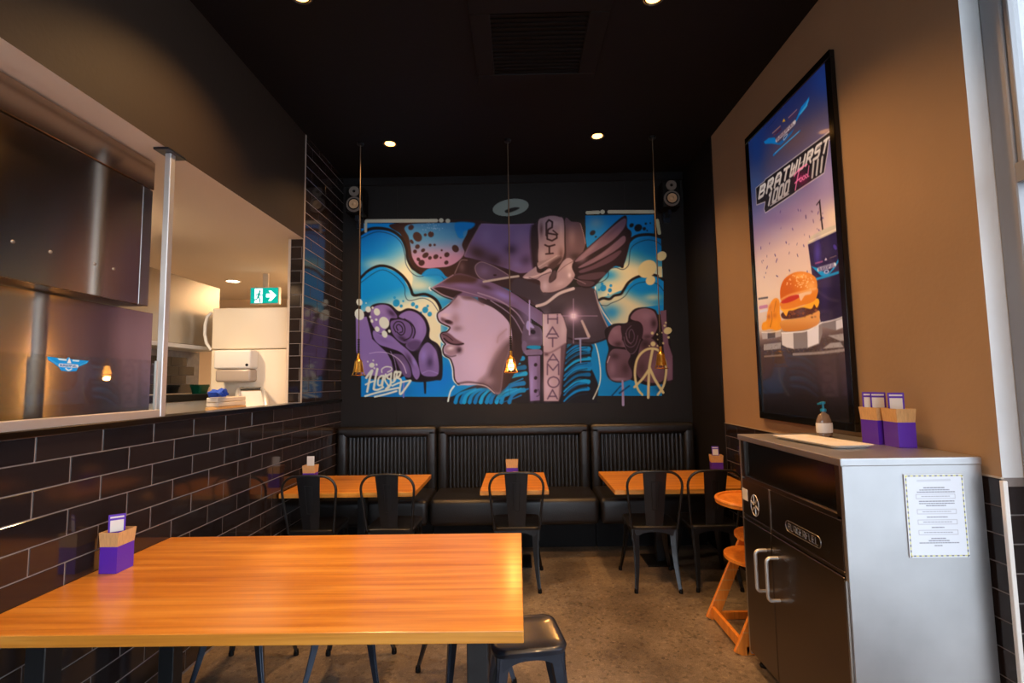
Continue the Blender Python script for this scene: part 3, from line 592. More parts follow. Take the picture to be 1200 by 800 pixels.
    for x, y, a, b in [(38, 86, 22, 26), (38, 174, 34, 42), (102, 138, 20, 22), (164, 156, 22, 27), (216, 234, 36, 44), (166, 280, 17, 20), (220, 316, 20, 27), (160, 212, 9, 9), (128, 222, 10, 13), (116, 192, 8, 10), (133, 126, 8, 9), (86, 92, 5, 5), (254, 294, 10, 12), (128, 540, 20, 18), (98, 514, 6, 6), (138, 506, 6, 6), (162, 536, 7, 8), (146, 562, 7, 7)]: cv.ell(x, y, a, b, (206, 212, 196), -20)
    # signature
    J(); SG = (210, 216, 196)
    for P, w in (([(255, 435), (300, 370), (350, 320), (315, 430), (270, 650)], 36), ([(430, 295), (400, 440), (372, 610)], 36), ([(245, 540), (330, 500), (400, 480)], 26), ([(385, 620), (440, 620), (520, 580)], 34), ([(500, 400), (450, 440), (440, 540), (490, 540), (525, 400), (505, 560)], 30), ([(560, 380), (548, 470), (600, 560), (560, 610), (640, 540)], 30), ([(640, 370), (585, 400), (590, 440), (640, 470), (620, 570), (570, 600)], 30), ([(650, 360), (640, 500), (700, 480), (740, 350), (700, 350), (690, 490)], 30), ([(720, 350), (790, 345), (770, 410), (730, 430), (800, 470), (780, 620), (790, 690), (860, 610), (950, 480)], 32), ([(660, 560), (780, 510), (940, 475)], 28), ([(240, 720), (480, 650), (760, 590)], 32), ([(390, 730), (560, 690), (730, 640)], 30), ([(500, 350), (500, 300), (560, 262), (640, 270), (650, 310), (590, 345)], 18)):
        cv.line(P, w, SG)
    # right rose
    F(); cv.poly([(130, 190), (190, 140), (240, 130), (310, 125), (330, 60), (380, 10), (470, 0), (540, 20), (570, 60), (640, 20), (640, 120), (680, 380), (688, 600), (620, 620), (500, 640), (370, 600), (330, 590), (270, 612), (200, 606), (150, 560), (136, 460), (160, 350), (150, 290)], (26, 15, 18))
    Q1, Q2 = (122, 88, 102), (92, 64, 76)
    cv.poly([(340, 90), (380, 30), (460, 8), (530, 34), (560, 110), (555, 180), (510, 250), (460, 270), (430, 240), (440, 170), (400, 120)], Q1); cv.spray(470, 70, 60, 40, (140, 104, 118), .7); cv.spray(530, 130, 26, 40, (52, 32, 38), .9); cv.spray(480, 240, 40, 20, (60, 40, 46), .8)
    cv.poly([(580, 30), (632, 20), (634, 130), (650, 300), (684, 400), (684, 590), (640, 600), (616, 430), (600, 200)], (110, 78, 94), False); cv.spray(660, 500, 20, 90, (128, 94, 112), .8)
    cv.poly([(162, 230), (200, 165), (260, 150), (276, 210), (272, 270), (300, 320), (240, 320), (190, 310), (160, 280)], Q1); cv.spray(240, 300, 40, 26, (58, 38, 44), .9); cv.spray(215, 200, 36, 30, (138, 104, 118), .7)
    cv.poly([(265, 150), (330, 120), (400, 112), (438, 150), (440, 220), (410, 300), (380, 380), (340, 370), (290, 310), (270, 230)], (42, 26, 32))
    for P in ([(330, 250), (330, 200), (352, 180), (372, 230), (360, 280), (330, 290), (306, 250), (310, 190), (345, 150)], [(286, 240), (300, 300), (340, 325), (380, 300), (400, 230)], [(275, 270), (310, 350), (350, 380), (390, 340), (420, 260)], [(300, 210), (320, 270), (345, 300)]): cv.line(P, 5, (110, 84, 100))
    cv.poly([(165, 380), (200, 340), (260, 340), (310, 350), (340, 390), (320, 450), (350, 520), (345, 580), (270, 606), (200, 596), (155, 540), (146, 460)], (100, 72, 84)); cv.spray(210, 400, 40, 30, (58, 38, 44), .8); cv.spray(190, 500, 30, 60, (132, 100, 114), .8); cv.spray(300, 500, 40, 60, (64, 42, 48), .8); cv.spray(240, 585, 70, 12, (150, 122, 140), .8); cv.line([(150, 450), (170, 400)], 7, (190, 166, 176))
    cv.poly([(430, 280), (500, 250), (560, 300), (600, 400), (616, 560), (580, 610), (480, 610), (400, 560), (380, 470), (400, 390)], (98, 68, 78)); cv.spray(460, 300, 40, 40, (50, 32, 36), .9); cv.spray(540, 500, 50, 80, (124, 88, 100), .7); cv.spray(430, 500, 40, 70, (72, 50, 54), .8)
    cv.line([(275, 600), (278, 690), (280, 795)], (16, 22), (150, 134, 168)); cv.line([(490, 600), (486, 735)], 22, (104, 74, 92))
    cv.spray(600, 660, 60, 30, (20, 30, 50), .7); cv.line([(180, 730), (260, 640)], 10, (20, 30, 60), op=.8); cv.line([(250, 700), (330, 640)], 12, (20, 30, 60), op=.8)
    YL = (206, 190, 134)
    for x, y, a, b in [(644, 190, 34, 28), (524, 298, 20, 20), (518, 210, 12, 12), (618, 150, 9, 9), (628, 125, 8, 8), (650, 245, 10, 10), (606, 292, 8, 9), (558, 220, 7, 8), (560, 314, 7, 8), (562, 262, 5, 6), (596, 206, 5, 6), (494, 314, 6, 6)]: cv.ell(x, y, a, b, YL, -15)
    cv.line([(436, 712), (402, 670), (382, 600), (376, 520), (392, 430), (432, 370), (490, 338), (560, 346), (606, 400), (630, 480), (624, 580), (602, 655), (562, 712)], 19, YL); cv.line([(520, 345), (505, 420), (494, 490), (488, 600), (484, 735)], 21, YL); cv.line([(494, 500), (440, 580), (372, 650)], 20, YL); cv.line([(494, 490), (540, 590), (606, 694)], 22, YL)
    # cream marks round the edge
    CM = (198, 190, 158)
    A(); cv.line([(52, 66), (335, 64)], 15, CM); cv.line([(48, 66), (47, 108)], 11, CM); cv.ell(355, 63, 10, 9, CM); cv.ell(382, 65, 10, 9, CM)
    G(); cv.line([(162, 24), (236, 21)], 24, CM); cv.ell(263, 18, 16, 15, CM); cv.line([(308, 18), (600, 18)], 25, CM); cv.line([(630, 76), (644, 160)], 24, (190, 184, 140))
    for x, y, a, b, t in [(658, 314, 36, 30, -35), (563, 400, 68, 54, -40), (585, 477, 34, 30, -40)]: cv.ell(x, y, a, b, (208, 194, 140), t)
    cv.poly([(635, 385), (662, 385), (662, 455), (640, 455)], (200, 188, 140), False)
    PX(); cv.ell(598.5, 243, 21.5, 10, (128, 136, 122), -9); cv.poly([(592, 246.5), (602, 243), (609, 243.5), (603, 247), (594, 249.5)], (28, 26, 24)); cv.line([(596, 234), (596, 252)], .8, (40, 38, 36))
    base = [ray(X0, Y0), ray(X1, Y0), ray(X0, Y1)]
    ax = np.array(base[0]); dx = (np.array(base[1])-ax)/(X1-X0); dy = (np.array(base[2])-ax)/(Y1-Y0)
    def to3d(x, y):
        d = ax+np.outer(x/S, dx)+np.outer(y/S, dy); k = (YB-0.004)/d[:, 1]; p = d*k[:, None]; p[:, 2] += H; return p
    o = cv.mesh('wall_mural', to3d, 'mural_paint', gain=(1.02, 1.2, 1.5))
    return tag(o, 'blue and purple spray-painted mural of a hatted face on the back wall', 'mural')

# ------------------------------------------------------------------ room shell
XL, XR, CZ = -1.8033, 1.76, 3.675           # left and right wall faces, ceiling height
YF = -3.2                                    # shop front behind the camera
SILL = 1.372; OPT = 2.755                    # sill top and head of the kitchen opening
YCOL = 4.135                                 # where the opening ends and the tiled column begins
YK = 4.318                                   # where the taupe paint ends on the right wall
TOPT = 1.142                                 # top of the tiles on the right wall
YP = 1.875                                   # end of the right wall pier
TH, TLEN, GR = 0.103, 0.303, 0.0045

b = BM(); box(b, -4.8, 2.4, YF-0.2, 7.3, -0.12, 0); struct(obj('floor', b, 'polished_concrete'), 'brown speckled polished concrete floor')
b = BM(); box(b, XL-0.14, 2.4, YF-0.2, YB+0.2, CZ, CZ+0.12); struct(obj('ceiling', b, 'ceiling_black'), 'matt black ceiling')

# left wall: tiled lower part and tiled column, one L-shaped body
b = BM(); box(b, XL-0.11, XL-0.0022, YF, YB+0.1, 0, SILL-0.03); box(b, XL-0.11, XL-0.0022, YCOL+0.0022, YB+0.1, SILL-0.03, CZ)
wall_left = struct(obj('wall_left', b, 'grout'), 'left wall of glossy black tiles with pale grout')
tile_cache = {}
def tile_mesh(l, h):
    k = (round(l, 3), round(h, 3))
    if k not in tile_cache:
        bm = BM(); box(bm, -l/2, l/2, 0, 0.007, -h/2, h/2, 0.0018, 1)
        bmesh.ops.recalc_face_normals(bm, faces=bm.faces[:]); me = bpy.data.meshes.new('tile'); bm.to_mesh(me); bm.free(); me.materials.append(M['black_tile']); tile_cache[k] = me
    return tile_cache[k]
def put_tile(parent, p, l, h, rz):
    o = bpy.data.objects.new('tile', tile_mesh(l, h)); COL.objects.link(o); o.parent = parent; o.location = p
    o.rotation_euler = (random.gauss(0, 0.0012), random.gauss(0, 0.0008), rz+random.gauss(0, 0.0012))
def tile_run(parent, f, rz, a0, a1, z0, z1, zref, aref):
    """courses of TH with half-bond joints; zref is a course line and aref a joint of the course just above it."""
    k0 = math.floor((z0-zref)/TH+1e-6); k1 = math.ceil((z1-zref)/TH-1e-6)
    for k in range(k0, k1):
        lo, hi = max(z0, zref+k*TH), min(z1, zref+(k+1)*TH)
        if hi-lo < 0.012: continue
        off = aref+(0 if k % 2 == 0 else TLEN/2)
        j0 = math.floor((a0-off)/TLEN+1e-6); j1 = math.ceil((a1-off)/TLEN-1e-6)
        for j in range(j0, j1):
            s, e = max(a0, off+j*TLEN), min(a1, off+(j+1)*TLEN)
            if e-s < 0.012: continue
            put_tile(parent, f((s+e)/2, (lo+hi)/2), e-s-GR, hi-lo-GR, rz)
ZREF = 1.2466; AREF = 1.862
fL = lambda a, z: (XL-0.0070, a, z)
tile_run(wall_left, fL, R(-90), 1.2, YB-0.002, 0, SILL-0.03, ZREF, AREF)
tile_run(wall_left, fL, R(-90), YCOL+0.012, YB-0.002, SILL-0.03, CZ, ZREF, AREF)
fE = lambda a, z: (a, YCOL+0.0070, z)
tile_run(wall_left, fE, R(180), XL-0.11, XL-0.006, SILL+0.002, OPT, ZREF, XL-0.11-0.06)
# black paint where the tiles stop nearer than the camera
b = BM(); box(b, XL-0.006, XL-0.001, YF, 1.198, 0, SILL-0.03); obj('paint_panel', b, 'wall_black', wall_left)

def tinted_box(x0, x1, y0, y1, z0, z1, endface):
    bm = BM(); box(bm, x0, x1, y0, y1, z0, z1)
    bmesh.ops.recalc_face_normals(bm, faces=bm.faces[:])
    for f in bm.faces: f.material_index = 1 if f.normal.dot(Vector(endface)) > 0.9 else 0
    return bm
struct(obj('wall_left_bulkhead', tinted_box(XL-0.12, XL, YF, YCOL, OPT, CZ, (0, 0, -1)), ['bulkhead_brown', 'kitchen_ceiling']), 'dark brown painted bulkhead above the kitchen opening')
b = BM(); box(b, XL-0.12, XL-0.002, YF, -0.1, SILL, OPT); struct(obj('wall_left_rear', b, 'bulkhead_brown'))
b = BM(); box(b, XL-0.135, XL+0.012, YF, YB, SILL-0.03, SILL-0.002, 0.003, 1); struct(obj('trim_1', b, 'sill_metal'), 'dark metal capping along the top of the tiled wall')
b = BM(); box(b, XL-0.004, XL+0.005, YCOL-0.006, YCOL+0.01, SILL, CZ, 0.002, 1); struct(obj('trim_2', b, 'trim_cream'), 'thin pale metal corner strip up the tiled column')

# back wall in wide painted boards
b = BM(); box(b, XL-0.11, 1.95, YB, YB+0.15, 0, CZ); wall_back = struct(obj('wall_back', b, 'wall_black'), 'black painted back wall behind the mural')
xs = [XL, -1.235, -0.05, 1.14, XR]
for x0, x1 in zip(xs[:-1], xs[1:]):
    b = BM(); box(b, x0+0.0012, x1-0.0012, YB-0.003, YB, 0, CZ-0.1); obj('wall_board', b, 'wall_black', wall_back)
b = BM(); box(b, XL, XR, YB-0.02, YB, CZ-0.085, CZ, 0.003, 1); struct(obj('trim_3', b, 'ceiling_black'), 'black cornice board along the top of the back wall')

# right wall: taupe above, tiles below, black alcove at the far end
wall_right = struct(obj('wall_right', tinted_box(XR, XR+0.42, YP, YK, TOPT, CZ, (0, -1, 0)), ['wall_taupe', 'pier_white']), 'taupe painted right wall above black tiles')
b = BM(); box(b, XR+0.0002, XR+0.42, YP+0.0002, YK, 0, TOPT); obj('tile_backing', b, 'grout', wall_right)
fR = lambda a, z: (XR+0.0050, a, z)
tile_run(wall_right, fR, R(90), YP+0.002, YK-0.004, 0, TOPT-0.004, TOPT-0.004-11*TH, YP+0.09)
fP = lambda a, z: (a, YP+0.0050, z)
tile_run(wall_right, fP, R(180), XR+0.012, XR+0.40, 0, TOPT-0.03, TOPT-0.03-11*TH, XR+0.012)
b = BM(); box(b, XR-0.008, XR+0.010, YP-0.010, YP+0.006, 0, TOPT-0.01, 0.002, 1); struct(obj('trim_4', b, 'white_plastic'), 'white corner strip at the end of the right-hand tiles')
b = BM(); box(b, XR-0.006, XR+0.006, YP, YK, TOPT-0.004, TOPT+0.002); struct(obj('trim_5', b, 'trim_cream'), 'thin pale strip capping the right-hand tiles')
b = BM(); box(b, XR-0.012, XR+0.42, YK, YB, 0, CZ); struct(obj('wall_right_alcove', b, 'wall_black'), 'black painted end of the right wall beside the mural')

# window beyond the pier: frame, transom and panes
w = struct(obj('window_1', box(BM(), XR+0.075, XR+0.15, 1.795, YP-0.001, 0.0, CZ, 0.004, 1), 'window_frame'), 'tall aluminium framed window at the right edge')
def wpart(name, x0, x1, y0, y1, z0, z1, m): obj(name, box(BM(), x0, x1, y0, y1, z0, z1, 0.003, 1), m, w)
wpart('glazing_bead', XR+0.085, XR+0.11, 1.775, 1.795, 2.29, CZ, 'window_frame')
for z0, z1 in ((2.215, 2.29), (0.0, 0.12), (CZ-0.08, CZ)): wpart('rail', XR+0.075, XR+0.15, YF, 1.795, z0, z1, 'window_frame')
for y in (0.55, -0.7, -1.95): wpart('mullion', XR+0.075, XR+0.15, y-0.03, y+0.03, 0.12, CZ-0.08, 'window_frame')
for y0, y1 in ((0.58, 1.79), (-0.67, 0.52), (-1.92, -0.73), (YF, -1.98)):
    for z0, z1 in ((0.12, 2.215), (2.29, CZ-0.08)): wpart('pane', XR+0.11, XR+0.116, y0, y1, z0, z1, 'clear_glass')

# shop front behind the camera, and the street outside
w2 = struct(obj('window_2', box(BM(), XL-0.1, XR+0.15, YF-0.05, YF+0.05, 0, 0.12), 'window_frame'), 'glazed shop front behind the viewer')
for x in (XL, -0.6, 0.6, XR+0.1): obj('mullion', box(BM(), x-0.04, x+0.04, YF-0.05, YF+0.05, 0.12, CZ), 'window_frame', w2)
for x0, x1 in ((XL+0.04, -0.64), (-0.56, 0.56), (0.64, XR+0.06)): obj('pane', box(BM(), x0, x1, YF-0.003, YF+0.003, 0.12, CZ), 'clear_glass', w2)
b = BM(); box(b, -14, 16, -22, YF-0.2, -0.2, -0.08); struct(obj('pavement_front', b, 'concrete_outside'))
b = BM(); box(b, 2.4, 16, YF-0.2, 12, -0.2, -0.08); struct(obj('pavement_side', b, 'concrete_outside'))

# kitchen behind the opening
KX = -4.6; KYF = 7.1
b = BM(); box(b, KX-0.1, XL-0.11, -0.3, KYF, 2.765, 2.86); struct(obj('kitchen_ceiling', b, 'kitchen_ceiling'), 'pale kitchen ceiling seen through the opening')
b = BM(); box(b, KX-0.1, KX, -0.3, KYF, 0, 2.765); struct(obj('wall_kitchen_left', b, 'cream_wall'))
b = BM(); box(b, KX-0.1, XL-0.11, KYF, KYF+0.1, 0, 2.765); struct(obj('wall_kitchen_far', b, 'cream_wall'))
b = BM(); box(b, KX-0.1, XL-0.11, -0.4, -0.3, 0, 2.765); struct(obj('wall_kitchen_near', b, 'cream_wall'))
b = BM(); box(b, XL-0.13, XL-0.111, YCOL+0.0, KYF, 0, 2.765); struct(obj('wall_kitchen_right', b, 'cream_wall'))

# ------------------------------------------------------------------ poster and small prints
def lerp_stops(v, stops):
    xs = [s[0] for s in stops]; return np.stack([np.interp(v, xs, [s[1][k] for s in stops]) for k in range(3)], -1)
PX0, PX1 = 2.612, 3.632; PZ0, PZ1 = 1.232, 3.305          # poster extents along the right wall and in height
def paint_poster(root):
    fb = 0.042; y0, y1, z0, z1 = PX0+fb, PX1-fb, PZ0+fb, PZ1-fb; Dn = 270.0; xf = XR-0.024
    def fmap(P):
        out = []
        for x, y in np.array(P, float).reshape(-1, 2):
            p = at_x(x, y, xf); out.append(((y1-p.y)*Dn, (z1-p.z)*Dn))
        return np.array(out)
    cv = Canvas((y1-y0)*Dn, (z1-z0)*Dn, fmap)
    cv.a[:] = 1
    st = [(fmap([(930, y)])[0][1], c) for y, c in ((100, (24, 46, 112)), (125, (44, 54, 112)), (165, (84, 78, 108)), (215, (96, 98, 150)), (245, (140, 122, 160)), (285, (206, 182, 178)), (335, (222, 198, 178)), (378, (206, 186, 170)), (392, (116, 98, 92)), (402, (74, 60, 56)), (440, (52, 40, 36)), (480, (20, 16, 16)), (520, (10, 9, 10)))]
    g = lerp_stops(np.arange(cv.h), st); cv.rgb[:] = g[:, None, :]
    cv.crop(860, 40, 3.636)
    cv.spray(95, 480, 40, 120, (26, 60, 130), .9); cv.spray(390, 190, 70, 90, (30, 66, 150), .8); cv.spray(90, 640, 40, 60, (60, 90, 150), .7); cv.spray(250, 450, 90, 60, (112, 84, 84), .6, -30); cv.spray(400, 620, 50, 120, (150, 136, 176), .7); cv.spray(430, 780, 60, 60, (226, 204, 176), .8); cv.spray(170, 780, 90, 30, (124, 104, 150), .6)
    # winged badge
    L = lambda: cv.crop(880, 110, 10.0); L(); WB = (20, 132, 214)
    cv.poly([(150, 560), (210, 516), (280, 510), (300, 560), (330, 600), (300, 590), (240, 582), (165, 586)], WB, False); cv.poly([(515, 330), (540, 270), (590, 150), (650, 80), (682, 32), (682, 75), (640, 170), (572, 252), (534, 320)], WB, False); cv.poly([(555, 250), (640, 130), (680, 40), (660, 140), (590, 230)], (70, 180, 240), False)
    cv.poly([(295, 575), (330, 570), (440, 470), (510, 400), (470, 475), (400, 550), (345, 604)], (40, 110, 180), False); cv.line([(405, 520), (425, 480), (420, 470), (385, 505), (385, 540), (405, 520)], 12, (190, 200, 220))
    cv.line([(302, 540), (512, 334)], 52, (226, 214, 214)); text_quad(cv, 'BURGERFUEL', (296, 526), (500, 322), (300, 556), (506, 352), 7, (90, 50, 70), .35)
    cv.line([(252, 462), (345, 376)], 9, (220, 150, 110)); cv.line([(440, 280), (538, 184)], 9, (220, 150, 140)); cv.poly([(368, 330), (386, 288), (404, 320)], (240, 180, 40), False); cv.line([(270, 480), (350, 410)], 26, (104, 40, 60), op=.6); cv.line([(450, 300), (540, 220)], 26, (104, 50, 80), op=.6)
    cv.line([(265, 715), (420, 570), (575, 430)], (30, 16), (24, 126, 206), op=.9); cv.line([(280, 695), (420, 570), (560, 445)], 9, (150, 210, 240), op=.8)
    # title
    cv.crop(875, 150, 7.273); plate = [(78, 512), (148, 455), (160, 436), (728, 14), (746, 40), (722, 96), (700, 104), (690, 205), (660, 382), (430, 535), (400, 560), (160, 722), (148, 690), (158, 628), (84, 655)]
    cv.poly(plate, (38, 36, 44), False); cv.line(plate, 7, (214, 206, 214), False, closed=True)
    text_quad(cv, 'BRATWURST', (106, 512), (716, 72), (92, 606), (690, 186), 26, (196, 194, 196), .36); text_quad(cv, 'BRATWURST', (108, 506), (716, 68), (100, 560), (704, 124), 10, (246, 244, 240), .36, .6)
    text_quad(cv, '1000', (182, 566), (376, 436), (160, 672), (358, 544), 25, (176, 176, 182), .38); text_quad(cv, 'III', (552, 306), (664, 236), (540, 430), (650, 362), 26, (176, 176, 180), .5)
    cv.line([(200, 664), (360, 560)], 8, (180, 176, 186)); cv.line([(196, 648), (366, 536)], 3, (150, 146, 160))
    PK = (246, 130, 190); cv.spray(465, 430, 60, 60, (150, 30, 90), .6)
    for P in ([(404, 410), (430, 372), (470, 338), (514, 308)], [(446, 366), (430, 440), (414, 530)], [(412, 470), (440, 440), (458, 430)]): cv.line(P, 11, PK)
    for P in ([(452, 440), (462, 420), (472, 428), (466, 450), (454, 452)], [(476, 424), (488, 406), (497, 414), (490, 436), (478, 438)], [(516, 400), (506, 394), (500, 412), (508, 424), (520, 404), (530, 320), (522, 404), (530, 410)]): cv.line(P, 8, PK, closed=len(P) == 5)
    # confetti
    rr = random.Random(3); cv.crop(0, 0, 1)
    for k in range(62):
        x = rr.uniform(888, 975); y = rr.uniform(246, 345)
        if y < 262 and x < 905: continue
        a = rr.uniform(-1.3, .6); l = rr.uniform(.8, 3.4); cv.line([(x, y), (x+l*math.sin(a)*.6, y-l*math.cos(a))], rr.uniform(.7, 1.8), rr.choice([(60, 44, 120), (44, 34, 92), (120, 100, 130), (90, 70, 130)]))
    cv.ell(981, 210, 1.6, 4, (58, 50, 130))
    # cup, lid and straw
    cv.line([(960.5, 236), (962, 252), (964.2, 270)], 2.6, (40, 30, 34), False); cv.line([(957, 240), (961, 234.5)], 1.6, (40, 30, 40))
    cv.poly([(946, 286), (950, 277), (966, 268), (985, 261.5), (985.5, 270), (966, 279)], (196, 186, 168), False); cv.line([(948, 283), (985, 266)], 1.2, (226, 216, 196))
    cv.poly([(946.8, 286.4), (984.6, 268.8), (987, 300), (991.8, 369), (976, 376), (962.5, 378.5), (957, 360), (950, 310)], (38, 32, 74), False, grad=((960, 300), (24, 18, 46), (970, 370))); cv.poly([(981, 271), (984.6, 268.8), (991.8, 369), (988, 371)], (104, 90, 160), False, op=.7); cv.spray(958, 296, 4, 14, (74, 64, 170), .8); cv.spray(966, 345, 6, 24, (52, 40, 96), .7)
    cv.crop(930, 240, 8.0); CY = (16, 150, 214)
    cv.poly([(165, 575), (250, 600), (300, 650), (330, 640), (390, 560), (440, 470), (440, 500), (380, 600), (320, 665), (260, 665)], CY, False); cv.line([(212, 696), (320, 664), (416, 634)], 24, (10, 140, 200)); cv.line([(235, 606), (385, 562)], 42, (206, 214, 226)); text_quad(cv, 'BURGERFUEL', (232, 594), (388, 548), (236, 622), (390, 576), 7, (70, 60, 110), .35); cv.ell(308, 626, 26, 20, (150, 180, 220), -15); cv.ell(308, 626, 12, 9, (30, 50, 120), -15)
    cv.poly([(290, 522), (302, 494), (314, 516)], (206, 200, 220), False); cv.line([(205, 548), (270, 530)], 14, (150, 84, 130)); cv.line([(336, 500), (400, 476)], 7, (120, 100, 90)); cv.ell(388, 396, 14, 26, (70, 58, 150), -25)
    # plinths and ground
    cv.crop(880, 320, 6.667); GY = (150, 144, 142)
    cv.line([(60, 200), (130, 190)], 14, (80, 76, 84)); cv.line([(70, 268), (125, 258)], 26, (170, 90, 150), op=.7); cv.line([(72, 300), (130, 286)], 20, (210, 206, 214)); cv.line([(700, 90), (770, 70)], 16, (170, 160, 156))
    cv.poly([(100, 556), (236, 540), (232, 590), (100, 602)], GY, False); cv.poly([(600, 488), (785, 462), (790, 520), (700, 530)], GY, False); cv.poly([(560, 590), (620, 545), (700, 538), (724, 578)], GY, False); cv.line([(330, 634), (560, 620), (795, 590)], 22, (136, 126, 122)); cv.line([(105, 650), (240, 640)], 14, (120, 104, 92))
    for k in range(420):
        x = rr.uniform(100, 790); y = rr.choice([rr.uniform(545, 600), rr.uniform(470, 525), rr.uniform(580, 640)]); cv.ell(x, y, 3, 2.2, rr.choice([(60, 52, 50), (190, 184, 180)]), op=.35)
    cv.poly([(552, 388), (650, 366), (772, 318), (778, 405), (660, 446), (556, 420)], (120, 114, 116), False); cv.poly([(664, 372), (772, 330), (776, 404), (666, 444)], (196, 194, 198), False); cv.line([(552, 386), (660, 362), (772, 318)], 8, (226, 224, 224))
    cv.poly([(84, 462), (160, 462), (232, 448), (232, 495), (160, 510), (90, 515)], (170, 164, 164), False); cv.poly([(130, 464), (190, 458), (190, 504), (130, 512)], (84, 78, 80), False); cv.line([(84, 462), (160, 462), (232, 448)], 7, (226, 220, 216))
    # burger and side
    OR = (226, 142, 30)
    cv.poly([(84, 430), (92, 390), (120, 370), (130, 300), (160, 220), (196, 194), (222, 220), (226, 320), (236, 360), (236, 430), (200, 446), (150, 436), (100, 446)], OR)
    for x, y, a, c in [(110, 410, 22, (236, 160, 40)), (190, 400, 36, (236, 156, 34)), (150, 270, 18, (206, 116, 20)), (200, 250, 22, (216, 128, 26)), (140, 340, 14, (170, 84, 14)), (185, 330, 14, (196, 104, 20))]: cv.spray(x, y, a, a*1.4, c, .8)
    cv.line([(160, 300), (165, 360), (150, 420)], 8, (160, 80, 16)); cv.line([(196, 216), (180, 300)], 6, (170, 84, 16))
    cv.poly([(238, 470), (262, 455), (400, 450), (520, 402), (556, 380), (558, 470), (535, 550), (440, 584), (330, 592), (244, 560)], (128, 120, 118), False); cv.poly([(238, 470), (330, 462), (334, 590), (280, 580), (244, 560)], (206, 200, 198), False); cv.poly([(440, 450), (500, 424), (530, 400), (530, 548), (444, 582)], (216, 212, 214), False); cv.line([(238, 466), (330, 462), (440, 448), (556, 384)], 9, (232, 230, 230))
    cv.poly([(236, 372), (380, 350), (522, 290), (538, 340), (526, 396), (470, 428), (400, 446), (290, 456), (244, 440)], (214, 152, 78), grad=((390, 340), (196, 124, 50), (390, 450)))
    cv.poly([(236, 318), (300, 286), (450, 256), (524, 232), (522, 292), (440, 330), (380, 348), (262, 358)], (84, 44, 30)); 
    for k in range(40): cv.ell(rr.uniform(250, 515), rr.uniform(280, 345)-.1*0, 10, 7, rr.choice([(56, 28, 20), (110, 62, 42), (130, 80, 56)]), op=.5)
    cv.poly([(232, 270), (330, 272), (420, 250), (512, 196), (534, 226), (514, 270), (494, 244), (470, 278), (400, 268), (330, 290), (294, 296), (276, 334), (250, 300)], (236, 170, 44)); cv.poly([(234, 222), (350, 190), (512, 112), (510, 196), (470, 230), (400, 252), (330, 272), (246, 280)], (220, 128, 36)); cv.poly([(236, 226), (276, 190), (350, 168), (392, 176), (330, 216), (262, 236)], (190, 50, 36)); cv.poly([(380, 160), (440, 140), (470, 120), (470, 160), (420, 176), (392, 216), (376, 180)], (232, 190, 150))
    cv.poly([(228, 176), (232, 110), (258, 50), (310, 8), (370, -12), (440, -6), (500, 28), (518, 80), (510, 126), (450, 140), (380, 158), (300, 180), (240, 216)], (220, 130, 42), grad=((400, 10), (200, 96, 26), (300, 150))); cv.spray(470, 100, 40, 40, (234, 170, 90), .8); cv.spray(390, 20, 60, 20, (240, 172, 84), .7); cv.line([(234, 206), (300, 172), (380, 150), (508, 120)], 10, (232, 178, 110), soft=2)
    for k in range(60):
        x = rr.gauss(380, 62); y = rr.gauss(62, 36)
        if 250 < x < 500 and 5 < y < 130: cv.ell(x, y, 5, 3.2, (244, 210, 150), -30)
    def to3d(x, y): return np.stack([np.full_like(x, xf), y1-x/Dn, z1-y/Dn], 1)
    cv.mesh('printed_sheet', to3d, 'print_gloss', root)
def flat_print(name, w, h, dn, paint, m, to3d, parent=None, thr=0.5):
    cv = Canvas(w*dn, h*dn, lambda P: np.array(P, float)*dn); paint(cv)
    return cv.mesh(name, lambda x, y: to3d(x/dn, y/dn), m, parent, thr)

def rebase(root, loc):
    """children were built in world coordinates: move the root to its base and keep them where they are."""
    T = Matrix.Translation(-Vector(loc)); seen = set()
    for c in root.children_recursive:
        if c.type == 'MESH' and c.data.name not in seen: seen.add(c.data.name); c.data.transform(T)
        elif c.type == 'LIGHT': c.location = Vector(c.location)-Vector(loc)
    root.location = loc; return root
O3 = (0, 0, 0)
def W(name, label, cat, group=None): return thing(name, O3, label, cat, group)

paint_mural()

# ------------------------------------------------------------------ poster
p = W('poster_lightbox', 'tall framed burger and cup advertisement hanging on the taupe wall', 'poster')
b = BM(); fw = 0.045
box(b, XR-0.032, XR-0.001, PX0, PX1, PZ0, PZ0+fw, 0.003, 1); box(b, XR-0.032, XR-0.001, PX0, PX1, PZ1-fw, PZ1, 0.003, 1)
box(b, XR-0.032, XR-0.001, PX0, PX0+fw, PZ0+fw, PZ1-fw, 0.003, 1); box(b, XR-0.032, XR-0.001, PX1-fw, PX1, PZ0+fw, PZ1-fw, 0.003, 1)
obj('frame', b, 'black_gloss', p); obj('backing', box(BM(), XR-0.023, XR-0.001, PX0+fw-.003, PX1-fw+.003, PZ0+fw-.003, PZ1-fw+.003), 'black_matte', p)
paint_poster(p); rebase(p, (XR-0.03, (PX0+PX1)/2, PZ0))

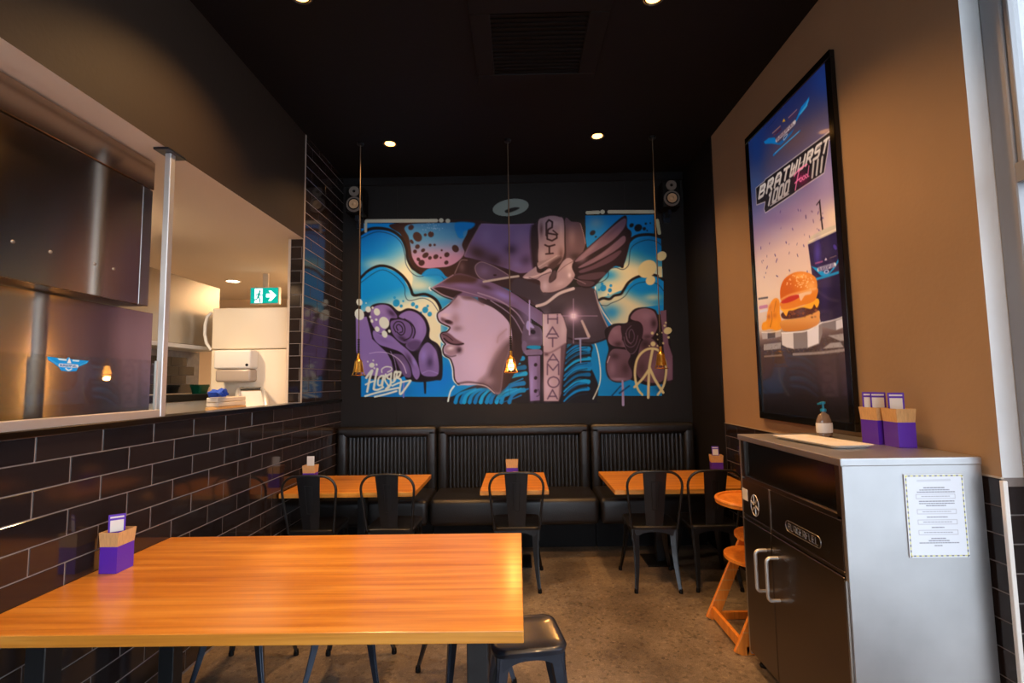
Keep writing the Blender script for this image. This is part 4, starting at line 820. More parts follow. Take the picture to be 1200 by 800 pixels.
# ------------------------------------------------------------------ ceiling lights, speakers, air conditioner
def downlight(loc, label, watts, name='ceiling_downlight', cone=125, rad=0.045, col=(255, 192, 124), glow='lamp_glow'):
    t = thing(name, loc, label, 'downlight', 'recessed ceiling downlights')
    b = BM(); tube(b, [(rad*1.35*math.cos(a), rad*1.35*math.sin(a), -0.004) for a in np.linspace(0, 2*np.pi, 24, endpoint=False)], 0.006, 6, True); obj('bezel', b, 'black_metal' if glow == 'lamp_glow' else 'white_plastic', t, True)
    b = BM(); lathe(b, [(0.001, -0.001), (rad, -0.001), (rad, -0.006), (rad*.6, -0.010), (0.001, -0.012)]); obj('lens', b, glow, t, True)
    l = bpy.data.lights.new('lamp', 'SPOT'); l.energy = watts; l.color = s2l(col)[:3]; l.spot_size = R(cone); l.spot_blend = 0.8; l.shadow_soft_size = 0.05
    lo = bpy.data.objects.new('lamp', l); COL.objects.link(lo); lo.parent = t; lo.location = (0, 0, -0.03)
    return t
DL = [((457, 168), 'warm ceiling downlight over the left end of the mural', 130), ((700, 159), 'warm ceiling downlight over the right end of the mural', 130)]
for (x, y), lab, wt in DL: q = at_z(x, y, CZ); downlight((q.x, q.y, CZ), lab, wt)
q = at_z(352, -6, CZ); downlight((q.x, q.y, CZ), 'warm ceiling downlight near the left bulkhead, at the top edge of the photo', 150)
q = at_z(766, -4, CZ); downlight((q.x, q.y, CZ), 'warm ceiling downlight near the taupe wall, at the top edge of the photo', 150)
for x, y, lab in ((-1.15, 0.9, 'warm ceiling downlight above and left of the viewer'), (0.85, 0.9, 'warm ceiling downlight above and right of the viewer')): downlight((x, y, CZ), lab, 110)

acx, acy = 0.16, 3.02
t = thing('air_conditioner', (acx, acy, CZ), 'square black cassette air conditioner set in the ceiling', 'air conditioner')
b = BM(); s = 0.41; g = 0.29
for x0, x1, y0, y1 in ((-s, s, -s, -g), (-s, s, g, s), (-s, -g, -g, g), (g, s, -g, g)): box(b, x0, x1, y0, y1, -0.03, -0.001, 0.004, 1)
obj('frame', b, 'ceiling_black', t); obj('grille_backing', box(BM(), -g, g, -g, g, -0.012, -0.001), 'black_matte', t)
for k in range(15): y = -g+0.02+k*(2*g-0.04)/14; obj('slat', box(BM(), -g, g, y-0.004, y+0.004, -0.022, -0.012), 'black_matte', t)

def speaker(cx, cz, rz, label):
    t = thing('wall_speaker', (cx, YB-0.02, cz), label, 'speaker', 'wall speakers', rz); f = -0.2
    obj('cabinet', box(BM(), -0.09, 0.09, f, -0.03, -0.14, 0.13, 0.012, 3), 'black_matte', t, True)
    b = BM(); lathe(b, [(0.001, f-.004), (0.045, f-.004), (0.05, f-.010), (0.076, f-.010), (0.08, f+.002), (0.001, f+.002)], (0, 0, -0.055), 28, 'y'); wo = obj('woofer_ring', b, 'speaker_ring', t, True)
    b = BM(); lathe(b, [(0.001, f-.0125), (0.06, f-.0125), (0.06, f-.008), (0.001, f-.008)], (0, 0, -0.055), 28, 'y'); obj('surround', b, 'black_matte', wo, True)
    b = BM(); lathe(b, [(0.001, f-.026), (0.012, f-.024), (0.02, f-.015), (0.046, f-.018), (0.048, f-.010), (0.001, f-.010)], (0, 0, -0.055), 28, 'y'); obj('cone', b, 'speaker_cone', wo, True)
    b = BM(); lathe(b, [(0.001, f-.009), (0.05, f-.009), (0.052, f+.002), (0.001, f+.002)], (0, 0, 0.078), 24, 'y'); tw = obj('tweeter_ring', b, 'speaker_ring', t, True)
    b = BM(); lathe(b, [(0.001, f-.016), (0.012, f-.014), (0.016, f-.008), (0.001, f-.008)], (0, 0, 0.078), 16, 'y'); obj('dome', b, 'black_gloss', tw, True)
    b = BM(); box(b, -0.02, 0.02, -0.12, -0.005, -0.19, -0.138, 0.004, 1); box(b, -0.035, 0.035, -0.008, 0.012, -0.24, -0.12, 0.003, 1); obj('bracket', b, 'gun_metal', t)
for px, py, lab, rz in ((415, 233, 'small black wall speaker with pale cones at the left of the mural', 0.0), (787, 226, 'small black wall speaker with pale cones at the right of the mural', 0.0)):
    q = at_y(px, py, YB-0.22); speaker(q.x, q.z, rz, lab)

# ------------------------------------------------------------------ pendants
def pendant(px, py, top, label, lit):
    q = at_y(px, py, 4.3); cx, cy, zb = q.x, q.y, q.z                 # zb: bottom of the cage
    t = thing('pendant_lamp', (cx, cy, CZ), label, 'pendant lamp', 'brass cage pendant lamps'); d = zb-CZ
    b = BM(); lathe(b, [(0.001, 0), (0.03, 0), (0.03, -0.02), (0.001, -0.025)]); obj('ceiling_rose', b, 'black_metal', t, True)
    b = BM(); tube(b, [(0, 0, -0.02), (0, 0, d+0.32)], 0.0045, 8); obj('cord', b, 'cord_fabric', t, True)
    b = BM()
    for k in range(9): lathe(b, [(0.004, d+0.32-k*.0145), (0.0115, d+.314-k*.0145), (0.0115, d+.309-k*.0145), (0.004, d+.3055-k*.0145)], n=12)
    obj('coiled_flex', b, 'cord_black', t, True)
    b = BM(); lathe(b, [(0.007, d+0.195), (0.012, d+0.19), (0.014, d+0.15), (0.024, d+0.135), (0.032, d+0.128), (0.032, d+0.118), (0.02, d+0.118)], n=20); obj('socket', b, 'brass', t, True)
    b = BM(); n = 8
    for k in range(n):
        a = 2*math.pi*k/n; c, s_ = math.cos(a), math.sin(a); tube(b, [(0.031*c, 0.031*s_, d+.12), (0.045*c, 0.045*s_, d+.03), (0.056*c, 0.056*s_, d+.004)], 0.0022, 6)
    for r_, z in ((0.036, .085), (0.043, .045), (0.056, .004)): tube(b, [(r_*math.cos(a), r_*math.sin(a), d+z) for a in np.linspace(0, 2*np.pi, 24, endpoint=False)], 0.0026, 6, True)
    obj('cage', b, 'brass', t, True)
    b = BM(); lathe(b, [(0.012, d+0.12), (0.014, d+0.1), (0.026, d+0.07), (0.028, d+0.05), (0.02, d+0.03), (0.002, d+0.022)], n=18); obj('bulb', b, 'bulb_glow' if lit else 'smoke_plastic', t, True)
    if not lit:
        b = BM(); lathe(b, [(0.03, d+.119), (0.046, d+.03), (0.045, d+.03), (0.029, d+.117)], n=24); obj('shade', b, 'brass', t, True)
    else:
        l = bpy.data.lights.new('lamp', 'POINT'); l.energy = 9; l.color = s2l((255, 176, 90))[:3]; l.shadow_soft_size = 0.02
        lo = bpy.data.objects.new('lamp', l); COL.objects.link(lo); lo.parent = t; lo.location = (0, 0, d+0.01)
pendant(420, 440, 0, 'unlit brass pendant lamp hanging in front of the left rose of the mural', False)
pendant(599, 437, 0, 'glowing brass pendant lamp hanging in front of the mural face', True)
pendant(775, 432, 0, 'unlit brass pendant lamp hanging in front of the peace sign', False)

# ------------------------------------------------------------------ banquette in three sections
def banquette(x0, x1, nrib, label):
    t = W('banquette', label, 'banquette', 'black leather banquette sections'); yb = YB-0.008; g = 0.004; x0 += g; x1 -= g
    zt, zs = 1.095, 0.50; yf = YB-0.155; bw = 0.105
    obj('back_panel', box(BM(), x0, x1, yf+0.06, yb, 0.30, zt-0.02, 0.01, 2), 'black_leather', t, True)
    b = BM(); box(b, x0, x1, yf, yf+0.1, zt-bw, zt, 0.035, 4); box(b, x0, x0+bw, yf, yf+0.1, zs-0.05, zt-0.02, 0.035, 4); box(b, x1-bw, x1, yf, yf+0.1, zs-0.05, zt-0.02, 0.035, 4); obj('backrest_border', b, 'black_leather', t, True)
    a, c = x0+bw-0.004, x1-bw+0.004; wd = (c-a)/nrib
    bm = BM(); lo = zs-0.05; hi = zt-bw+0.004
    tube(bm, [(0, 0, lo), (0, 0, hi-.02), (0, 0, hi)], [wd*.5, wd*.5, wd*.42], 12)
    bmesh.ops.scale(bm, vec=(1, 0.75, 1), verts=bm.verts[:]); bmesh.ops.translate(bm, vec=(a+wd/2, yf+0.062, 0), verts=bm.verts[:])
    rib = obj('channel', bm, 'black_leather', t, True)
    for k in range(1, nrib): r_ = rib.copy(); COL.objects.link(r_); r_.parent = t; r_.location = (k*wd, 0, 0)
    b = BM(); box(b, x0, x1, 4.43, yf+0.05, 0.27, zs, 0.045, 5); obj('seat_cushion', b, 'black_leather', t, True)
    obj('plinth', box(BM(), x0, x1, 4.72, yb, 0.0, 0.285), 'black_matte', t)
    rebase(t, ((x0+x1)/2, 4.72, 0))
    return t
xa = at_y(512, 520, 4.93).x; xb = at_y(692, 520, 4.93).x
banquette(XL+0.005, xa, 21, 'left section of the ribbed black leather banquette, beside the tiled wall')
banquette(xa, xb, 35, 'wide middle section of the ribbed black leather banquette under the mural face')
banquette(xb, XR-0.045, 20, 'right section of the ribbed black leather banquette, beside the dark alcove wall')

# ------------------------------------------------------------------ tables
def small_table(x0, x1, y0, y1, label, posts):
    t = thing('dining_table', ((x0+x1)/2, (y0+y1)/2, 0), label, 'table', 'small dining tables by the banquette'); w, d = (x1-x0)/2, (y1-y0)/2
    obj('table_top', box(BM(), -w, w, -d, d, ZT-0.035, ZT, 0.003, 2), 'table_wood', t)
    for px in posts:
        obj('post', box(BM(), px-0.035, px+0.035, 0.165, 0.235, 0.012, ZT-0.05, 0.003, 1), 'black_metal', t); obj('top_bracket', box(BM(), px-0.12, px+0.12, -0.2, 0.2, ZT-0.05, ZT-0.035), 'black_metal', t); obj('base_plate', box(BM(), px-0.13, px+0.13, 0.075, 0.36, 0.0, 0.012, 0.004, 1), 'black_metal', t)
    return t
YT0, YT1 = 3.765, 4.47; ZT = 0.715
small_table(XL+0.008, -0.78, YT0, YT1, 'orange timber dining table against the tiled wall with two black chairs', [-0.05])
small_table(-0.298, 0.214, YT0+0.01, YT1+0.03, 'narrow orange timber table in the middle with one black chair', [0.0])
small_table(0.695, XR-0.03, YT0-0.02, YT1+0.03, 'orange timber dining table at the right near the high chair', [-0.05])

bt = W('large_table', 'big orange timber table in the foreground reaching to the tiled wall', 'table')
obj('table_top', box(BM(), XL+0.004, 0.004, 1.612, 2.615, 0.712, 0.75, 0.003, 2), 'table_wood', bt)
for x in (-1.69, -0.188):
    b = BM(); box(b, x, x+0.07, 1.75, 2.47, 0.66, 0.711, 0.003, 1); obj('cross_rail', b, 'black_metal', bt)
    for y in (1.75, 2.40): obj('leg', box(BM(), x, x+0.07, y, y+0.07, 0.012, 0.66, 0.003, 1), 'black_metal', bt)
    for y in (1.72, 2.37): obj('foot_pad', box(BM(), x-0.002, x+0.072, y, y+.13, 0.0, 0.012, 0.003, 1), 'black_metal', bt)
rebase(bt, (-0.9, 2.11, 0))

# ------------------------------------------------------------------ pressed-metal chairs and stools
def leg_mesh(top, foot, wt, wf, out):
    """pressed channel leg: a tapering angled sheet with a rib down its ridge, pointing outwards."""
    b = BM(); top, foot = Vector(top), Vector(foot); n = 7; loops = []
    o = Vector((out[0], out[1], 0)).normalized(); s = Vector((-o.y, o.x, 0))
    for i in range(n+1):
        k = i/n; p = top.lerp(foot, k); bulge = 0.012*math.sin(math.pi*k); w = wt+(wf-wt)*(k**0.7)
        p = p-o*bulge; h = w*0.62
        loops.append([p+s*w/2-o*h*.35, p+s*w*.16+o*h*.5, p+s*.0035+o*h*.5, p+o*(h*.5-.004), p-s*.0035+o*h*.5, p-s*w*.16+o*h*.5, p-s*w/2-o*h*.35, p-o*h*.1])
    loft(b, loops); return b
def chair(name='metal_chair', back=True, m='black_metal', sw=0.36, sd=0.36, fw_=0.395, rw=0.315, fy=0.215, ry=-0.225, zs=0.455):
    t = thing(name, O3, '', 'chair' if back else 'stool')
    b = BM(); r0 = 0.055
    L0 = [(x, y, zs-0.028) for x, y in rrect(sw, sd, r0)]; L1 = [(x, y, zs-0.010) for x, y in rrect(sw+.006, sd+.006, r0)]
    L2 = [(x, y, zs-0.002) for x, y in rrect(sw-.006, sd-.006, r0)]; L3 = [(x, y, zs) for x, y in rrect(sw-.022, sd-.022, r0)]; L4 = [(x, y, zs-.004) for x, y in rrect(sw-.05, sd-.05, r0*.8)]; L5 = [(x, y, zs-.007) for x, y in rrect(sw*.4, sd*.4, r0*.8)]
    loft(b, [L0, L1, L2, L3, L4, L5]); obj('seat', b, m, t, True)
    # apron: arched skirt on all four sides
    b = BM(); zt_, hw, hd = zs-0.026, sw/2-.012, sd/2-.012
    def arch(u0, u1, f):
        n = 12; top = []; low = []
        for i in range(n+1):
            k = i/n; u = u0+(u1-u0)*k; drop = 0.022+0.06*(abs(2*k-1)**2.6); top.append((u, zt_)); low.append((u, zt_-drop))
        prism(b, top+low[::-1], lambda u, z: f(u, z, 0), lambda u, z: f(u, z, 0.003))
    arch(-hw, hw, lambda u, z, e: (u, -hd+e, z)); arch(-hw, hw, lambda u, z, e: (u, hd-e, z)); arch(-hd, hd, lambda u, z, e: (-hw+e, u, z)); arch(-hd, hd, lambda u, z, e: (hw-e, u, z))
    obj('apron', b, m, t)
    for sx in (-1, 1):
        for y, fx, ty in ((ry, rw/2, -sd/2+.035), (fy, fw_/2, sd/2-.035)):
            o_ = (sx, -1 if y < 0 else 1); lg = obj('leg', leg_mesh((sx*(sw/2-.035), ty, zs-.03), (sx*fx, y, 0.02), 0.072, 0.03, o_), m, t)
            b = BM(); lathe(b, [(0.001, 0), (0.014, 0), (0.015, 0.012), (0.012, 0.03), (0.001, 0.03)], (sx*fx, y, 0), 10); obj('foot_cap', b, 'black_matte', lg, True)
    if back:
        by, wt = -sd/2+0.01, 0.198; zt2 = 0.852
        pts = []
        for k in range(5): z = 0.43+k*0.07; pts.append((-(0.165+0.0075*k), by-0.012*k, z))
        for a in np.linspace(0, 90, 7): pts.append((-(wt-0.105)-0.105*math.cos(R(a)), by-0.052-0.018*a/90, zt2-0.105+0.105*math.sin(R(a))-0.0))
        left = pts; right = [(-x, y, z) for x, y, z in reversed(pts)]
        b = BM(); tube(b, left+[(0, by-0.072, zt2+0.004)]+right, 0.0095, 10); obj('back_hoop', b, m, t, True)
        # tapered splat with a raised panel
        b = BM(); n = 8
        def yb_(z): return by-0.002-0.072*((z-zs)/(zt2-zs))
        L = [];
        for i in range(n+1):
            k = i/n; z = zs-0.02+(zt2-zs+0.02)*k; w = 0.06+0.026*k
            L.append([(-w, yb_(z), z), (0, yb_(z)-.006, z), (w, yb_(z), z), (w, yb_(z)+.003, z), (0, yb_(z)-.003, z), (-w, yb_(z)+.003, z)])
        loft(b, L); sp = obj('back_splat', b, m, t)
        b = BM(); ring = []
        for x, z in [(-.02, zs+.12), (.02, zs+.12), (.027, zt2-.07), (-.027, zt2-.07)]: ring.append((x, yb_(z)-.0065, z))
        tube(b, ring, 0.003, 6, True); obj('pressed_panel', b, m, sp)
    return t
ch = chair()
GC = 'black metal chairs at the banquette tables'
spots = [((-1.55, 3.93), R(1), 'black metal chair closest to the tiled wall at the left timber table'), ((-0.965, 3.94), R(-2), 'second black metal chair from the tiled wall, at the left timber table'), ((-0.03, 3.945), R(1), 'lone black metal chair at the narrow middle table'), ((0.985, 3.925), R(-2), 'black metal chair at the aisle side of the right-hand table'), ((1.418, 3.935), R(0), 'black metal chair behind the high chair at the right-hand table')]
for i, ((x, y), rz, lab) in enumerate(spots):
    c = ch if i == 0 else copy_tree(ch); place(c, (x, y, 0), rz, lab); c['group'] = GC
st = chair('metal_stool', False, 'gun_metal', 0.305, 0.305, 0.37, 0.37, 0.185, -0.185, 0.45)
GS = 'low metal stools at the large table'
stools = [((0.012, 2.236), R(9), 'dark metal stool at the right end of the large table, seat in view'), ((-1.465, 2.75), R(0), 'metal stool under the far side of the large table, closest to the tiled wall'), ((-0.905, 2.75), R(2), 'metal stool in the middle under the far side of the large table'), ((-0.30, 2.70), R(32), 'metal stool behind the right leg of the large table, turned at an angle')]
for i, ((x, y), rz, lab) in enumerate(stools):
    c = st if i == 0 else copy_tree(st); place(c, (x, y, 0), rz, lab); c['group'] = GS
    if i:
        for k in c.children_recursive:
            pass

# ------------------------------------------------------------------ menu boxes and cards
def menu_box(loc, rz, label):
    t = thing('menu_box', loc, label, 'box', 'purple menu boxes', rz); w, d, h = 0.037, 0.046, 0.108; e = 0.0015
    def shell(z0, z1, w0, d0, w1, d1):
        b = BM()
        for sgn in (-1, 1):
            for ax in (0, 1):
                q = []
                for z, ww, dd in ((z0, w0, d0), (z1, w1, d1)):
                    for k in (-1, 1): q.append((sgn*ww, k*dd, z) if ax == 0 else (k*ww, sgn*dd, z))
                inn = [(x*(1-e/w)*.985, y*(1-e/d)*.985, z) for x, y, z in q]; v = [b.verts.new(p_) for p_ in q+inn]
                for f in ((0, 1, 3, 2), (4, 6, 7, 5), (0, 4, 5, 1), (2, 3, 7, 6), (0, 2, 6, 4), (1, 5, 7, 3)): b.faces.new([v[i_] for i_ in f])
        return b
    bb = shell(0.0, h, w, d, w, d); box(bb, -w*.97, w*.97, -d*.97, d*.97, 0.0005, 0.003); obj('carton', bb, 'purple_card', t)
    obj('kraft_collar', shell(h, h+0.058, w, d, w*1.13, d*1.08), 'kraft_card', t)
    return t
def menu_card(loc, rz, tilt, label, plain=False):
    t = thing('menu_card', loc, label, 'card', 'menu cards', rz); t.rotation_euler = (R(tilt), 0, rz); w, h = 0.029, 0.23
    obj('card', box(BM(), -w, w, -0.001, 0.001, 0, h), 'white_card' if plain else 'purple_card', t)
    if not plain:
        obj('white_panel', box(BM(), -w*.78, w*.78, -0.0018, -0.001, h-.072, h-.024), 'white_card', t); obj('headline', box(BM(), -w*.8, w*.8, -0.0018, -0.001, h-.015, h-.008), 'white_card', t)
BXZ = 0.165
q = at_z(134, 671, 0.75)
menu_box((-1.717, 2.163, 0.751), R(0), 'purple menu box standing on the large foreground table'); menu_card((-1.716, 2.155, 0.756), R(36), 3, 'purple menu card in the box on the large foreground table')
q = at_z(364, 545, ZT+BXZ); menu_box((q.x, q.y, ZT+.001), R(90), 'purple menu box on the dining table by the tiled wall'); menu_card((q.x, q.y, ZT+.006), R(0), 0, 'blank white card in the box on the table by the tiled wall', True)
q = at_z(600, 539, ZT+BXZ); menu_box((q.x, q.y, ZT+.001), R(90), 'purple menu box on the narrow middle table')
q = at_z(839, 533, ZT+BXZ); menu_box((q.x, q.y, ZT+.001), R(80), 'purple menu box on the right-hand table behind the high chair'); menu_card((q.x, q.y, ZT+.006), R(-8), -5, 'tilted menu card in the box on the right-hand table')

# ------------------------------------------------------------------ high chair
hx, hy = 1.20, 3.10
t = thing('high_chair', (hx, hy, 0), 'orange timber high chair with a round tray beside the steel cabinet', 'high chair')
for s_ in (-1, 1):
    y = s_*0.205
    b = BM(); bar(b, (0.0, y, 0.0), (0.40, y, 0.86), (0.022, 0.075), (0.022, 0.05), (-1, 0, 0.4), 0.004); sd_ = obj('side_post', b, 'highchair_wood', t)
    for k in range(7): z = 0.12+k*0.062; x = z/0.86*0.40; obj('slot', box(BM(), x-0.038, x+0.04, y-0.0125, y+0.0125, z-0.0015, z+0.0015), 'kraft_card', sd_)
    b = BM(); bar(b, (0.03, y, 0.0245), (0.46, y, 0.0245), (0.022, 0.048), (0.022, 0.048), (0, 0, 1), 0.004); obj('floor_runner', b, 'highchair_wood', t)
b = BM(); bar(b, (0.012, -0.20, 0.05), (0.012, 0.20, 0.05), (0.022, 0.062), (0.022, 0.062), (0, 0, 1), 0.004); obj('cross_bar', b, 'highchair_wood', t)
def dplate(xf_, xb_, hw, z, th, name, rim=0.0):
    poly = [(xb_, -hw), ]+[(xf_+(hw)*(1-math.cos(R(a)))*0.9, -hw*math.cos(R(180-a-90)) if False else hw*math.sin(R(a))) for a in np.linspace(-90, 90, 19)]+[(xb_, hw)]
    b = BM(); prism(b, poly, lambda x, y: (x, y, z), lambda x, y: (x, y, z+th)); o_ = obj(name, b, 'highchair_wood', t)
    if rim:
        b = BM(); tube(b, [(x+.008, y*.97, z+th) for x, y in poly], rim, 8); obj('rim', b, 'highchair_wood', o_, True)
dplate(0.03, 0.42, 0.19, 0.44, 0.018, 'foot_plate'); dplate(0.10, 0.42, 0.19, 0.56, 0.018, 'seat'); dplate(-0.005, 0.34, 0.215, 0.765, 0.02, 'tray', 0.012)
for s_ in (-1, 1): b = BM(); bar(b, (0.30, s_*.205, .775), (0.42, s_*.205, .775), (.02, .02), (.02, .02)); obj('tray_arm', b, 'highchair_wood', t)
b = BM(); bar(b, (0.385, -.205, .83), (0.385, .205, .83), (.018, .07), (.018, .07)); obj('backrest', b, 'highchair_wood', t)

# ------------------------------------------------------------------ steel cabinet
CX0, CX1, CY0, CY1, CT = 1.222, XR-0.012, 1.94, 2.825, H-0.311
t = W('waste_cabinet', 'brushed stainless steel waste station with double doors and a slot', 'cabinet')
obj('side_panel', box(BM(), CX0, CX1, CY0, CY0+0.02, 0.05, CT-0.02, 0.002, 1), 'steel_cabinet', t); obj('side_panel', box(BM(), CX0, CX1, CY1-0.02, CY1, 0.05, CT-0.02, 0.002, 1), 'steel_cabinet', t)
obj('back_panel', box(BM(), CX1-0.02, CX1, CY0+.02, CY1-.02, 0.05, CT-0.02), 'steel_cabinet', t); obj('bottom_panel', box(BM(), CX0+.02, CX1-.02, CY0+.02, CY1-.02, 0.05, 0.07), 'steel_dark', t)
b = BM(); box(b, CX0-0.006, CX1, CY0-0.004, CY1+0.004, CT-0.03, CT, 0.004, 2); obj('top_panel', b, 'steel_cabinet', t)
ys = at_x(905, 640, CX0).y; zdoor = 0.775; zfas = 0.985
obj('slot_frame', box(box(box(BM(), CX0, CX0+0.02, CY0+.02, CY0+.045, zfas, CT-.03), CX0, CX0+0.02, CY1-.055, CY1-.02, zfas, CT-.03), CX0, CX0+0.02, CY0+.045, CY1-.055, zfas-.012, zfas+.006), 'steel_dark', t)
obj('slot_flap', box(BM(), CX0+0.012, CX0+0.02, CY0+.046, CY1-.056, zfas+.006, CT-.03), 'black_gloss', t)
# fascia plates
for y0, y1 in ((CY0+.022, ys-.006), (ys+.006, CY1-.02)): obj('fascia', box(BM(), CX0-0.001, CX0+0.02, y0, y1, zdoor+.012, zfas-.012, 0.002, 1), 'steel_dark', t)  # front is the same stainless as the sides; dark room reflection put into its colour
obj('centre_stile', box(BM(), CX0-0.004, CX0+0.02, ys-.008, ys+.008, zdoor-.01, zfas-.012, 0.002, 1), 'steel', t); obj('mid_rail', box(BM(), CX0-0.003, CX0+0.02, CY0+.02, CY1-.02, zdoor-.006, zdoor+.010, 0.002, 1), 'steel_dark', t)
for k, (y0, y1, hyy) in enumerate(((CY0+.024, ys-.003, ys-.055), (ys+.003, CY1-.022, ys+.055))):
    dr = obj('door', box(BM(), CX0-0.004, CX0+0.016, y0, y1, 0.07, zdoor-.012, 0.003, 1), 'steel_dark', t)
    b = BM(); pts = []
    z0, z1, o_ = 0.47, 0.665, 0.055; hh = hyy
    for (x, z, a0) in ((-o_+.02, z1-.02, 90), (-o_+.02, z0+.02, 180)):
        for a in np.linspace(a0, a0+90, 5): pts.append((CX0-0.004+x+.02*math.cos(R(a)), hh, z+.02*math.sin(R(a))))
    tube(b, [(CX0-0.002, hh, z1)]+pts+[(CX0-0.002, hh, z0)], 0.0085, 10); obj('handle', b, 'aluminium', dr, True)
b = BM(); tube(b, [(CX0-.004, CY0+.012, .08), (CX0-.004, CY0+.012, zdoor-.02)], 0.007, 8); obj('hinge', b, 'steel', t, True)
for x in (CX0+.05, CX1-.05):
    for y in (CY0+.05, CY1-.05): b = BM(); lathe(b, [(0.02, 0), (0.022, 0.01), (0.015, 0.02), (0.015, 0.05)], (x, y, 0), 12); obj('foot', b, 'black_matte', t)
# embossed name badge on the near fascia, wheel emblem and sticker on the far one
yA, yB_ = at_x(921, 611, CX0).y, at_x(963, 641, CX0).y; zb_ = (at_x(921, 611, CX0).z+at_x(963, 641, CX0).z)/2
b = BM(); hw_, hh_ = (yA-yB_)/2, 0.024; cyy = (yA+yB_)/2
tube(b, [(CX0-.002, cyy-y, zb_+z) for y, z in rrect(2*hw_, 2*hh_, hh_*.98, 8)], 0.0016, 6, True); bd = obj('name_badge', b, 'steel', t, True)
b = BM(); word = 'BURGERFUEL'; cw = 2*hw_*.86/len(word)
for i_, c_ in enumerate(word):
    for s_ in FONT[c_]:
        tube(b, [(CX0-.002, cyy+hw_*.86-(i_+.15+.7*u)*cw, zb_+.014-.028*v) for u, v in s_], 0.0016, 5)
obj('lettering', b, 'steel', bd)
q = at_x(885, 592, CX0); b = BM(); rw_ = 0.054
tube(b, [(CX0-.002, q.y+rw_*math.cos(a)*.8, q.z+rw_*math.sin(a)) for a in np.linspace(0, 2*np.pi, 24, endpoint=False)], 0.002, 6, True)
for a in np.linspace(0, 2*np.pi, 6, endpoint=False): tube(b, [(CX0-.002, q.y+.012*math.cos(a)*.8, q.z+.012*math.sin(a)), (CX0-.002, q.y+rw_*math.cos(a+.3)*.8, q.z+rw_*math.sin(a+.3))], 0.0035, 6)
obj('wheel_emblem', b, 'aluminium', t, True)
q = at_x(873.5, 579, CX0); obj('sticker', box(BM(), CX0-.003, CX0-.001, q.y-.03, q.y+.03, q.z-.03, q.z+.03), 'white_card', t)
rebase(t, ((CX0+CX1)/2, (CY0+CY1)/2, 0))

# taped notice on the cabinet side
def paint_notice(cv):
    cv.a[:] = 1; cv.rgb[:] = (226, 232, 242); w, h = 0.222, 0.305
    for k in range(22):
        x = .006+k*(w-.012)/21
        for y in (.006, h-.006): cv.line([(x, y), (x+.006, y)], .003, (30, 30, 40) if k % 2 else (216, 206, 60), False)
    for k in range(30):
        y = .006+k*(h-.012)/29
        for x in (.006, w-.006): cv.line([(x, y), (x, y+.006)], .003, (30, 30, 40) if k % 2 else (216, 206, 60), False)
    rr = random.Random(5)
    def row(y, x0, x1, c=(70, 72, 86), wd=.0022):
        x = x0
        while x < x1: l = rr.uniform(.004, .012); cv.line([(x, y), (min(x+l, x1), y)], wd, c, False, soft=.4); x += l+.003
    for y, x0, x1 in ((.050, .07, .15), (.058, .055, .165), (.066, .045, .185), (.100, .05, .18), (.108, .05, .18), (.116, .075, .15), (.158, .075, .15), (.196, .09, .135), (.236, .085, .14), (.244, .075, .15), (.252, .04, .185), (.262, .095, .125)): row(y, x0, x1)
    for y in (.082, .138, .176, .214): cv.line([(.04, y-.008), (.185, y-.008), (.185, y+.008), (.04, y+.008)], .0012, (150, 150, 160), False, closed=True); row(y, .06, .165, (120, 122, 134), .0018)
    cv.line([(.05, .024), (.17, .022)], .008, (196, 202, 212), False, op=.7)
t = thing('notice_sheet', (1.4505, CY0-.003, H-.678), 'white printed notice with a checked border taped to the steel cabinet side', 'notice')
obj('paper', box(BM(), 0, .222, -.0005, .0015, 0, .305), 'white_paper', t)
flat_print('print', .222, .305, 700, paint_notice, 'print_flat', lambda x, y: np.stack([x, np.full_like(x, -.001), .305-y], 1), t)

# things on the cabinet top
t = thing('serving_tray', (1.415, 2.40, CT), 'white rectangular serving tray lying on the steel cabinet', 'tray', rz=R(6))
loops = [[(x, y, z) for x, y in rrect(w_, d_, .02)] for w_, d_, z in ((.15, .40, .001), (.19, .44, .014), (.195, .445, .016), (.185, .435, .016), (.146, .395, .004))]
b = BM(); loft(b, loops); obj('tray_body', b, 'white_plastic', t, True)
q = at_z(964, 511, CT); t = thing('soap_bottle', (q.x, q.y-.02, CT), 'clear pump bottle with a teal pump on the steel cabinet', 'bottle', rz=R(20))
b = BM(); lathe(b, [(.036, .001), (.044, .006), (.046, .05), (.043, .085), (.03, .112), (.013, .124), (.012, .13)], n=24, sx=1.0, sy=.65); obj('bottle_body', b, 'soap_clear', t, True)
b = BM(); lathe(b, [(.0452, .022), (.0466, .03), (.0466, .066), (.0452, .072)], n=24, sx=1.01, sy=.665); obj('bottle_label', b, 'white_card', t, True)
b = BM(); lathe(b, [(.014, .13), (.014, .143), (.006, .146), (.005, .168), (.012, .17), (.013, .18), (.001, .182)], n=16); bar(b, (0, 0, .174), (-.042, -.006, .170), (.011, .011), (.008, .008)); obj('pump', b, 'teal_plastic', t, True)
qa, qb = (1.655, 2.352), (1.672, 2.236)
for (x, y), lab, rz in ((qa, 'purple menu box on the steel cabinet, nearer the poster', R(8)), (qb, 'purple menu box on the steel cabinet, nearer the viewer', R(-3))): menu_box((x, y, CT+.001), rz, lab)
menu_card((1.640, 2.362, CT+.006), R(-40), 0, 'leftmost of the three menu cards on the steel cabinet'); menu_card((1.662, 2.339, CT+.006), R(-40), 3, 'middle menu card of the three on the steel cabinet'); menu_card((1.668, 2.238, CT+.006), R(-38), 2, 'rightmost of the three menu cards on the steel cabinet')

